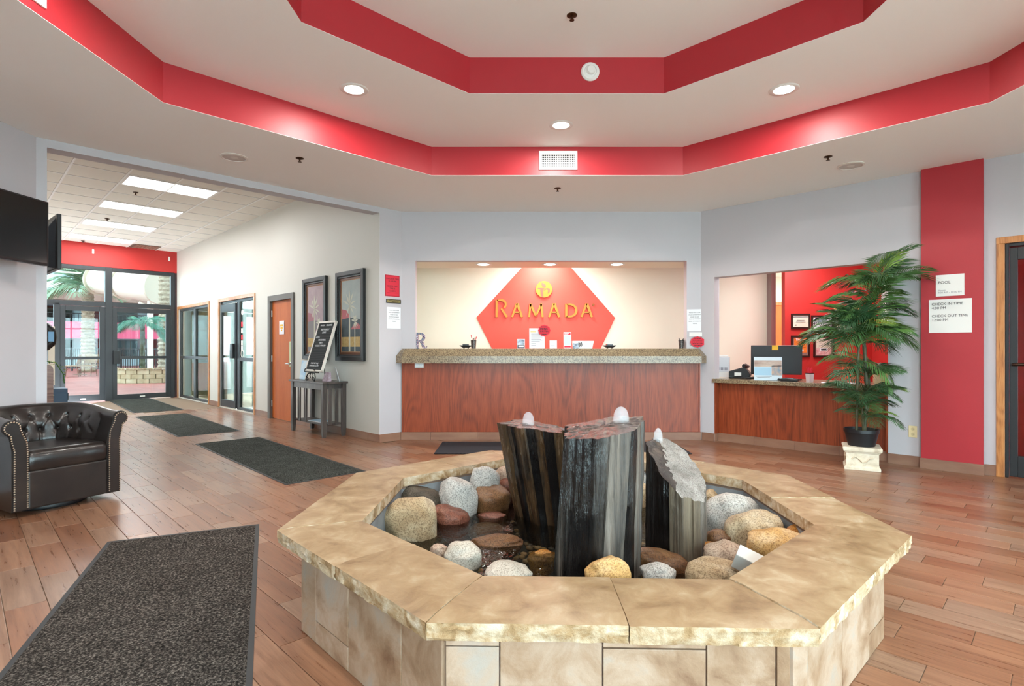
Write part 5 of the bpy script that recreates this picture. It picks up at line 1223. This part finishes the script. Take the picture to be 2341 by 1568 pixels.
def boulder(label, u, v, w_, h_, z, kind, seed, facet=0, rot=0, depth=.85, down=True):
    c = PZ(u, v, z); Y = c.y; rx, rz_ = w_ / 2 * Y / 1270 * 1.12, h_ / 2 * Y / 1270 * 1.04
    bm = bmesh.new(); bmesh.ops.create_icosphere(bm, subdivisions=4, radius=1); r2 = random.Random(seed)
    pl = [(Vector((r2.gauss(0, 1), r2.gauss(0, 1), r2.gauss(0, .8))).normalized(), r2.uniform(.72, .9)) for _ in range(facet)]
    off = Vector((seed * 3.1, seed * 1.7, 0))
    for p in bm.verts:
        d = p.co.normalized(); q = 1 + .2 * noise.noise(d * 1.3 + off) + .08 * noise.noise(d * 2.9 + off) + .02 * noise.noise(d * 9 + off); s_ = d * q
        for n_, h in pl:
            e = s_.dot(n_) - h
            if e > 0: s_ = s_ - n_ * e * .85
        p.co = s_
    bot = (c.z - .064)
    for p in bm.verts:
        x, y, zz = p.co.x * rx, p.co.y * rx * depth, p.co.z * rz_
        if rot: x, zz = x * math.cos(rot) - zz * math.sin(rot), x * math.sin(rot) + zz * math.cos(rot)
        if down and zz < 0: zz *= max(1, min(bot / rz_, 3.0))
        p.co = Vector((x, y, zz))
    me = bpy.data.meshes.new('boulder'); bm.to_mesh(me); bm.free(); me.materials.append(B_[kind]); me.shade_smooth()
    o = link('boulder', me, None, c); return tag(o, label, 'stone', 'stones in the fountain')
boulder('large blocky tan and grey boulder against the liner near the low rim', 942, 1184, 112, 98, .29, 'tan', 3, 7)
boulder('dark arched slab behind the blocky tan boulder', 966, 1140, 112, 52, .29, 'dark', 5, 5, -.35, .6)
boulder('upright pale speckled egg shaped boulder', 1046, 1132, 76, 90, .31, 'grey', 8, 2, .1, .8)
boulder('grey boulder with brown base stacked beside the egg shaped one', 1104, 1101, 66, 72, .35, 'grey', 13, 4, 0, .8)
boulder('wet brown boulder under the stacked grey one', 1119, 1135, 84, 54, .27, 'brown', 17, 2)
boulder('small peach coloured stone near the leaning column', 1156, 1079, 40, 26, .37, 'pink', 21, 2)
boulder('dark red stone below the peach stone', 1164, 1116, 52, 52, .28, 'red', 22, 2)
boulder('wet red brown stone at the foot of the blocky boulder', 1032, 1180, 80, 44, .22, 'red', 25, 2, -.3)
boulder('small orange brown stone just breaking the water', 1123, 1181, 56, 20, .19, 'red', 27, 1)
boulder('pale grey stone by the near rim', 1057, 1267, 80, 52, .25, 'pale', 31, 4)
boulder('tiny pinkish stone peeping over the rim', 1003, 1254, 34, 18, .27, 'pink', 33, 1)
boulder('long flat wet tan stone lying in the water', 1134, 1240, 112, 32, .20, 'brown', 35, 1, .05, .5)
boulder('smooth cream stone showing above the front rim', 1158, 1308, 98, 40, .27, 'pale', 37, 0)
boulder('amber stone under water beside the tall middle column', 1240, 1276, 58, 32, .17, 'amber', 39, 1)
boulder('tan cone shaped stone in front of the tall middle column', 1391, 1306, 92, 62, .35, 'yellow', 41, 1)
boulder('long wet brown stone in front of the short column', 1518, 1286, 126, 54, .22, 'brown', 43, 2, -.25, .6)
boulder('small bluish white stone at the front rim', 1503, 1306, 70, 34, .28, 'grey', 45, 1)
boulder('speckled cream tan stone at the front rim', 1636, 1308, 116, 50, .29, 'tan', 47, 0)
boulder('pink speckled rounded boulder beside the grey light box', 1660, 1268, 96, 64, .27, 'pink', 49, 1)
boulder('small amber stone at the foot of the short column', 1618, 1260, 46, 40, .23, 'amber', 51, 1)
boulder('small brown rounded stone under the big granite', 1643, 1230, 54, 38, .26, 'brown', 53, 0)
boulder('biggest grey granite boulder behind the short column', 1673, 1180, 116, 98, .29, 'grey', 55, 1, .1)
boulder('big rounded tan granite boulder leaning on the liner', 1727, 1208, 116, 76, .31, 'tan', 57, 0, .15)
boulder('flat yellow tan stone tucked under the rim', 1778, 1236, 124, 48, .33, 'yellow', 59, 0)
boulder('small amber stone in the corner under the rim', 1822, 1216, 46, 30, .33, 'amber', 61, 0)
boulder('tan stone half hidden behind the short column', 1622, 1140, 40, 40, .30, 'tan', 63, 1)
boulder('grey stone glimpsed between the two columns', 1470, 1088, 34, 50, .33, 'grey', 65, 1)
boulder('tan stone glimpsed between the columns near the water', 1470, 1130, 34, 46, .27, 'tan', 67, 1)
boulder('flat brown stone under water near the leaning column', 1110, 1210, 70, 26, .15, 'brown', 69, 1)
t_ = thing('fountain_light_box', 'translucent grey plastic light box wedged between boulders and rim', 'light box', PZ(1715, 1285, .36), -.5)
m = MB(); m.x = Matrix.Rotation(.35, 4, 'Y') @ Matrix.Rotation(.3, 4, 'X'); m.box(-.055, .075, -.035, .035, -.035, .03); m.build('housing', plain('frosted grey plastic', (196, 194, 188), .3), t_, bevel=.004)

# ------------------------------------------------------------------ basalt columns
def colmat(name, cs, rough, sc=26):
    t = NT(name); t.set(rough, 0, .45, .15); t.b.inputs['Coat Roughness'].default_value = .06; mp = t.coords((1, 1, .035), False)
    n1 = t.noise(mp, sc, 6, .7, .2); st = [(.26 + .46 * i / (len(cs) - 1), c) for i, c in enumerate(cs)]; t.col(t.ramp(n1, st))
    mp2 = t.coords((1, 1, .05), False); n2 = t.noise(mp2, 90, 4, .7); n3 = t.noise(t.coords((1, 1, .4), False), 30, 4, .6)
    b1 = t.n('ShaderNodeBump', i_Strength=.7, i_Distance=.01); t.l(n2, b1, 0, 'Height'); b2 = t.n('ShaderNodeBump', i_Strength=.45, i_Distance=.012); t.l(n3, b2, 0, 'Height'); t.l(b1, b2, 0, 'Normal'); t.l(b2, t.b, 0, 'Normal'); t.l(b2, t.b, 0, 'Coat Normal')
    rr = t.n('ShaderNodeMapRange', i_3=rough * .5, i_4=rough * 2.2); t.l(n1, rr); t.l(rr, t.b, 0, 'Roughness'); return t.m
M['col_mid'] = colmat('wet banded basalt', [(5, 5, 6), (8, 8, 9), (16, 15, 15), (52, 47, 43), (112, 101, 92)], .16, 15)
M['col_left'] = colmat('wet brown basalt', [(16, 14, 13), (44, 34, 26), (74, 54, 35), (100, 76, 50)], .18, 22)
M['col_right'] = colmat('black and tan basalt', [(14, 13, 13), (36, 31, 27), (98, 82, 66), (140, 122, 100)], .2, 12)
M['col_dark'] = colmat('wet black basalt', [(5, 5, 6), (9, 9, 10), (16, 15, 16), (44, 40, 38)], .12, 18)
M['col_grey'] = colmat('dry grey brown basalt', [(22, 20, 19), (54, 48, 44), (96, 85, 76), (132, 120, 110)], .42, 20)
M['col_tan'] = colmat('dry tan basalt', [(42, 35, 28), (78, 65, 52), (112, 96, 78), (138, 122, 104)], .5, 14)
M['cutface'] = stone('pale pitted cut face', [(118, 110, 104), (150, 142, 136), (172, 166, 160)], 9, .7, .8, 90, speck=(120, 108, 104))
M['wettop'] = stone('wet rough top', [(14, 13, 13), (40, 34, 30), (84, 70, 60)], 14, .12, 1.0, 60, spec=.8)
M['foam'] = (lambda t: (t.t.nodes.remove(t.b), (lambda a_, b_, mx: (a_.inputs.__getitem__(0).__setattr__('default_value', (1, 1, 1, 1)), b_.inputs.__getitem__(0).__setattr__('default_value', (.95, .96, 1, 1)), t.l(a_, mx, 0, 1), t.l(b_, mx, 0, 2), mx.inputs.__getitem__(0).__setattr__('default_value', .2), t.l(mx, t.out)))(t.n('ShaderNodeBsdfTransparent'), t.n('ShaderNodeBsdfDiffuse'), t.n('ShaderNodeMixShader')), t.m)[-1])(NT('white frothing water'))
def resample(poly, n):
    pts = [Vector(p) for p in poly]; ls = [(pts[(i + 1) % len(pts)] - pts[i]).length for i in range(len(pts))]; T = sum(ls); out = []
    for k in range(n):
        s_ = T * k / n; i = 0
        while s_ > ls[i] and i < len(ls) - 1: s_ -= ls[i]; i += 1
        out.append(pts[i].lerp(pts[(i + 1) % len(pts)], s_ / ls[i]))
    return out
def column(label, bot, top, ztop, mat, capmat, seed, bubble, amp=.007, stepk=1.0):
    c = sum((Vector(p) for p in bot), Vector((0, 0))) / len(bot)
    t_ = thing('standing_stone', label, 'stone column', (c.x, c.y, .06)); N_ = 180; NL = 26
    r5 = random.Random(seed); strips = []; s0 = 0
    while s0 < 1: w5_ = r5.uniform(.018, .06); strips.append((s0, s0 + w5_, r5.uniform(-.012, .012))); s0 += w5_
    def step(f): return next(o_ for a0_, a1_, o_ in strips if a0_ <= f < a1_ or a1_ >= 1)
    A_ = resample(bot, N_); B2 = resample(top, N_); ca = sum(A_, Vector((0, 0))) / N_
    rings = []
    for j in range(NL + 1):
        f = j / NL; ring = []
        cc = sum((A_[i].lerp(B2[i], f) for i in range(N_)), Vector((0, 0))) / N_
        for i in range(N_):
            p = A_[i].lerp(B2[i], f); d = (p - cc).normalized(); an = i / N_ * 60
            q = amp * nz(an, seed, f * 1.5) + amp * .7 * nz(an * 2.7, seed + 4, f * 2) + .004 * nz(an * .3, f * 9, seed)
            q += step(i / N_) * stepk; p2 = p + d * q; zt = ztop(p2.x, p2.y) + .004 * nz(p2.x * 40, p2.y * 40, seed)
            ring.append((p2.x - c.x, p2.y - c.y, (zt - .06) * f))
        rings.append(ring)
    m = MB(); m.loft(rings, caps=False); mats_, fn = mat; tab = [fn(A_[i], (i + .5) / N_, r5) for i in range(N_)]
    for a0_, a1_, _ in strips:                      # one band of rock per strip
        ids = [i for i in range(N_) if a0_ <= i / N_ < a1_]
        for i in ids: tab[i] = tab[ids[len(ids) // 2]]
    m.build('column_shaft', None, t_, smooth=38, mats=mats_, pick=lambda p: tab[p.index % N_])
    # top face as concentric rings
    m = MB(); tp = []
    cx, cy = sum(p[0] for p in rings[-1]) / N_, sum(p[1] for p in rings[-1]) / N_
    for g in range(9):
        s_ = 1 - g / 8.3; row = []
        for p in rings[-1]:
            x, y = cx + (p[0] - cx) * s_, cy + (p[1] - cy) * s_; zz = ztop(x + c.x, y + c.y) - .06 + .008 * nz(x * 25, y * 25, seed + 2) + .004 * nz(x * 70, y * 70, seed) 
            row.append((x, y, p[2] if g == 0 else zz))
        tp.append(row)
    m.loft(tp, caps=False); m.add(tp[-1], [tuple(range(N_))]); m.build('cut_top', capmat, t_, smooth=60, mats=[capmat, 'wettop'], pick=lambda p: 1 if capmat == 'cutface' and p.center.x < -.045 + .03 * nz(p.center.y * 30, seed) else 0)
    bx, by, bz, br = bubble; m = MB(); m.lathe([(br * .5, -.01), (br * .95, .004), (br, .02), (br * .92, .042), (br * .7, .06), (br * .35, .071), (.001, .074)], 18, (bx - c.x, by - c.y, bz - .06)); m.build('water_bubble', 'foam', t_, smooth=180)
column('leaning brown black column with slanted grooves and bubbling top', [(.06, 3.28), (.18, 3.06), (.33, 3.10), (.34, 3.36), (.16, 3.46)], [(-.075, 3.22), (.03, 3.03), (.27, 2.98), (.30, 3.2), (.06, 3.36)], lambda x, y: .745 - .11 * max(0, x - .08) + .02 * (y - 3.15), (['col_left', 'col_dark'], lambda p, f, r: 1 if r.random() < .3 else 0), 'wettop', 2, (.093, 3.16, .742, .033), .006, 1.5)
column('tallest middle column streaked black and grey with bubbling top', [(.155, 2.24), (.30, 2.17), (.49, 2.24), (.575, 2.5), (.46, 2.6), (.2, 2.56)], [(.215, 2.25), (.34, 2.18), (.505, 2.24), (.605, 2.54), (.47, 2.62), (.25, 2.54)], lambda x, y: .812 + .12 * (x - .2) + .03 * (y - 2.3), (['col_mid', 'col_dark', 'col_grey'], lambda p, f, r: 2 if p.x > .50 or (.335 < p.x < .40 and p.y < 2.3) else (1 if p.x > .39 else (1 if r.random() < .3 else 0))), 'wettop', 5, (.485, 2.47, .845, .035), .005, 1.0)
column('short column with pale slanted cut face and bubbling top', [(.655, 2.74), (.69, 2.58), (.765, 2.50), (.88, 2.55), (.945, 2.69), (.9, 2.85), (.74, 2.9)], [(.66, 2.74), (.69, 2.58), (.765, 2.50), (.88, 2.55), (.94, 2.69), (.89, 2.84), (.74, 2.89)], lambda x, y: min(.712, .70 - .504 * (x - .66) + .62 * (y - 2.73)), (['col_dark', 'col_tan', 'col_grey'], lambda p, f, r: 0 if p.x < .74 or p.y > 2.8 else (1 if p.x < .87 else 2)), 'cutface', 9, (.742, 2.82, .700, .022), .004, .5)
# ------------------------------------------------------------------ indoor pool court beyond the glass
m = MB(); pts = [L(9.1, 9), L(9.1, -9), L(46, -22), L(46, 16)]; m.prism([(p.x, p.y) for p in pts], -.12, -.02)
struct(m.build('ground_pool_deck', plain('red brown pool deck', (168, 98, 90), .5, c2=(140, 78, 72), vs=1.2)))
fc = thing('motel_wing', 'two storey motel wing with pink balcony band across the pool court', 'building', L(36, -3, 0), PI / 4)
M['paleblue'] = plain('pale blue render', (186, 208, 214), .8); M['pinkband'] = plain('pink painted band', (214, 92, 124), .7); M['brownmetal'] = plain('brown metal fascia', (150, 120, 108), .6)
m = MB(); m.box(-9, 9, 1.6, 2.0, 0, 4.0); m.build('wall', M['paleblue'], fc)
m = MB(); m.box(-9, 9, .0, 1.6, 1.95, 2.1); m.build('balcony_slab', 'white', fc)
m = MB(); m.box(-9, 9, -.1, 0, 1.75, 2.75); m.build('balcony_band', M['pinkband'], fc)
m = MB(); m.box(-9, 9, -.6, 2.0, 4.0, 4.5); rf = m.build('roof_fascia', M['brownmetal'], fc)
for k in range(30):
    m = MB(); m.box(-8.9 + k * .6, -8.86 + k * .6, -.64, -.6, 4.0, 4.5); m.build('seam', M['brownmetal'], rf)
for k in range(5):
    for z0 in (.0, 2.1):
        x = -7.6 + k * 3.4; m = MB(); m.box(x, x + 1.0, 1.5, 1.6, z0, z0 + 1.75); m.build('room_door', plain('dark red door', (120, 62, 60), .6), fc)
        m = MB(); m.box(x + 1.2, x + 2.6, 1.5, 1.6, z0 + .5, z0 + 1.7); wn = m.build('room_window', plain('window frame grey', (120, 132, 140), .5), fc); m = MB(); m.box(x + 1.26, x + 2.54, 1.47, 1.5, z0 + .56, z0 + 1.64); m.build('pane', 'screen', wn)
m = MB()
for k in range(90): m.box(-8.95 + k * .2, -8.93 + k * .2, -.06, -.03, 2.75, 3.25)
m.box(-9, 9, -.07, -.02, 3.22, 3.27); m.build('balcony_railing', 'black', fc)
for k in range(5):
    m = MB(); m.box(-8 + k * 3.8, -7.75 + k * 3.8, -.1, .1, 0, 4.0); m.build('post', M['pinkband'] if k % 2 else 'white', fc)
m = MB(); m.box(-14, 14, 6, 6.3, 0, 9.5); o = m.build('court_gable', M['paleblue'], fc)
for k, (x0, x1) in enumerate(((-6.6, -1.0), (-.2, 3.6))):
    t_ = thing('strip_light', ('longer' if k == 0 else 'shorter') + ' bright strip light on the pale gable above the pool', 'strip light', L(41.9, -3, 5.2), PI / 4); m = MB(); m.box(x0, x1, -.1, 0, 0, .35); m.build('diffuser', 'troffer', t_)
# unseen roof added to dim the court: opaque bays between open strips
rf2 = struct(link('ceiling_court_unseen', None, None, L(9.2, 0, 8.5), PI / 4)); 
for k in range(9):
    m = MB(); m.box(-16, 14, k * 3.6, k * 3.6 + 2.75, 0, .12); m.build('unseen_roof_bay', 'white', rf2)
m = MB(); m.box(-16, -15.8, 0, 34, -8.5, .1); m.box(13.8, 14, 0, 34, -8.5, .1); m.box(-15.8, -3.55, -.05, .05, -8.5, .1); m.box(.2, 13.8, -.05, .05, -8.5, .1); m.box(-3.55, .2, -.05, .05, -5.0, .1)  # unseen enclosing walls added to keep side sky light out of the court
o = struct(m.build('wall_court_unseen', M['paleblue'])); o.location = rf2.location; o.rotation_euler.z = PI / 4
# palms
M['trunk'] = stone('rough palm trunk', [(120, 104, 88), (176, 160, 140), (206, 194, 178)], 7, .9, 1.0, 14, (1, 1, 2.2)); 
M['frondb'] = plain('pale green frond', (110, 150, 120), .6, c2=(160, 184, 150), vs=3); M['frondc'] = plain('blue green frond', (48, 110, 96), .5, c2=(84, 140, 112), vs=3)
fbig = []
for i in range(2):
    me = frond_mesh(1.0, 90 + i, 26); me.materials.clear(); me.materials.append(M['frondb']); fbig.append(me)
fpot = frond_mesh(1.0, 95, 24); fpot.materials.clear(); fpot.materials.append(M['frondc'])
def palm(label, base, h_, r_, nf, fl, meshes, name='palm_tree', tr='trunk', tl0=(-.2, 1.1)):
    t_ = thing(name, label, 'palm tree', base); r4 = random.Random(int(h_ * 100)); m = MB(); prof = []
    for k in range(int(h_ / .09) + 1): prof.append((r_ * (1 + (.12 if k % 2 else -.05)) * (1.15 - .25 * min(1, k * .09 / h_)), k * .09))
    m.lathe(prof, 14); m.build('trunk', tr, t_)
    for k in range(nf):
        o = link('frond', meshes[k % len(meshes)], t_, (0, 0, h_ - .05)); o.rotation_euler = (r4.uniform(-.3, .3), -r4.uniform(*tl0), k * 2.4 + r4.uniform(-.3, .3)); s_ = fl * r4.uniform(.8, 1.1); o.scale = (s_, s_, s_)
b1 = PZ(201, 850); palm('tall palm with thick rough trunk in the pool court', (b1.x, b1.y, -.02), 4.15, .26, 26, 2.0, fbig)
b2 = PZ(379, 863); palm('second thick palm trunk beside the slide, crown out of sight', (b2.x, b2.y, -.02), 6.2, .23, 20, 2.0, fbig)
# planter of stone blocks with small palm
pc = PZ(316, 874); pw = thing('stone_planter', 'low curved planter of tan stone blocks behind the glass door', 'planter', (pc.x, pc.y, -.02), .12)
blk = stone('tan block', [(176, 150, 116), (206, 184, 150), (220, 204, 176)], 3, .8, .5, 20)
for r_ in range(3):
    for k in range(9):
        a_ = -1.15 + (k + (.5 if r_ % 2 else 0)) * .27; m = MB(); m.box(-.17, .17, 0, .2, r_ * .15 + .002, r_ * .15 + .147); o = m.build('stone_block', blk, pw, bevel=.008); o.location = (1.35 * math.sin(a_), -1.35 * math.cos(a_) + 1.1, 0); o.rotation_euler.z = a_
m = MB(); m.lathe([(.001, .3), (1.3, .3), (1.3, .36), (.001, .38)], 32, (0, 1.1, 0)); m.build('soil', 'soil', pw)
for k in range(9):
    a_ = -1.15 + k * .28; m = MB(); m.box(-.19, .19, -.03, .24, .452, .51); o = m.build('coping_stone', 'capedge', pw, bevel=.008); o.location = (1.35 * math.sin(a_), -1.35 * math.cos(a_) + 1.1, 0); o.rotation_euler.z = a_
palm('small green palm growing in the stone planter', (pc.x - .45, pc.y + .9, .35), 1.75, .075, 16, 1.05, [fpot], 'planter_palm', 'stem', (-.4, .5))
# water slide tube
sl = thing('water_slide', 'cream tube water slide on a post in the pool court', 'water slide', PZ(343, 855)); ob = sl.location.copy(); ob.z = -.02; sl.location = ob
M['slide'] = plain('cream fibreglass', (232, 222, 206), .35)
A1, A2, A3 = P(232, 640, 26.5) - ob, P(288, 648, 25.5) - ob, P(366, 656, 24.8) - ob
m = MB(); m.tube([A1.lerp(A2, f) for f in (0, .5, 1)], .66, 28); m.build('slide_tube', M['slide'], sl, smooth=50)
m = MB(); m.tube([A2.lerp(A3, f) for f in (0, .25, .5, .75, 1)], .69, 28); m.build('slide_tube', M['slide'], sl, smooth=50)
for p, q in ((A1, A2), (A2, A3), (A3, A2)):
    d = (q - p).normalized() * .05; m = MB(); m.tube([p - d, p + d], .77, 28); m.build('flange', plain('flange', (206, 192, 172), .5), sl, smooth=50)
pz = A2.lerp(A3, .72); m = MB(); m.tube([(pz.x, pz.y, 0), (pz.x, pz.y, pz.z - .55)], .12, 16); m.tube([(pz.x - .5, pz.y, pz.z - .75), (pz.x, pz.y, pz.z - 1.0), (pz.x + .3, pz.y, pz.z - .6)], .07, 10); m.build('support_post', M['slide'], sl, smooth=50)
# fence
f0, f1 = PZ(112, 846), PZ(400, 852); d = f1 - f0; fe = thing('pool_fence', 'black railing fence across the pool deck', 'fence', (f0.x, f0.y, -.02), math.atan2(d.y, d.x)); ln = d.length
m = MB(); m.box(0, ln, -.02, .02, 1.12, 1.17); m.box(0, ln, -.02, .02, .12, .16); m.build('rail', 'black', fe)
m = MB()
for k in range(int(ln / .16)): m.box(k * .16 - .012, k * .16 + .012, -.012, .012, .12, 1.15)
o = m.build('balusters', 'black', fe); o['kind'] = 'stuff'
for k in range(6): m = MB(); m.box(ln * k / 5 - .03, ln * k / 5 + .03, -.03, .03, 0, 1.22); m.build('post', 'black', fe)
# cafe set
M['rattan'] = plain('brown rattan', (164, 132, 100), .7, c2=(130, 96, 70), vs=40)
def cafe_chair(label, u, v, rz):
    p = PZ(u, v); t_ = thing('cafe_chair', label, 'chair', (p.x, p.y, -.02), rz, 'cafe chairs by the pool')
    m = MB(); m.box(-.23, .23, -.22, .22, .43, .47); m.build('seat', 'rattan', t_, bevel=.01)
    m = MB(); m.x = Matrix.Translation((0, .2, .47)) @ Matrix.Rotation(-.18, 4, 'X'); m.box(-.22, .22, 0, .03, .08, .46); m.build('backrest', 'rattan', t_, bevel=.01)
    for sx in (-1, 1):
        m = MB(); m.tube([(sx * .2, -.19, .43), (sx * .23, -.23, 0)], .018, 8); m.build('leg', 'brownwood', t_)
        m = MB(); m.tube([(sx * .21, .30, .92), (sx * .21, .19, .45), (sx * .23, .27, 0)], .018, 8); m.build('leg', 'brownwood', t_)
cafe_chair('rattan cafe chair with its back to the glass at the round table', 200, 859, PI + PI / 4 + 2.6); cafe_chair('rattan cafe chair beside the palm trunk', 223, 857, PI / 2 + 2.2); cafe_chair('rattan cafe chair at the far side of the round table', 163, 860, -PI / 3)
p = PZ(183, 856); t_ = thing('cafe_table', 'round white topped cafe table on the pool deck', 'table', (p.x, p.y, -.02)); m = MB(); m.lathe([(.001, .72), (.5, .72), (.5, .75), (.001, .75)], 28); m.build('table_top', 'white', t_); m = MB(); m.lathe([(.25, 0), (.25, .03), (.05, .05), (.05, .72)], 16); m.build('pedestal', 'brownwood', t_)
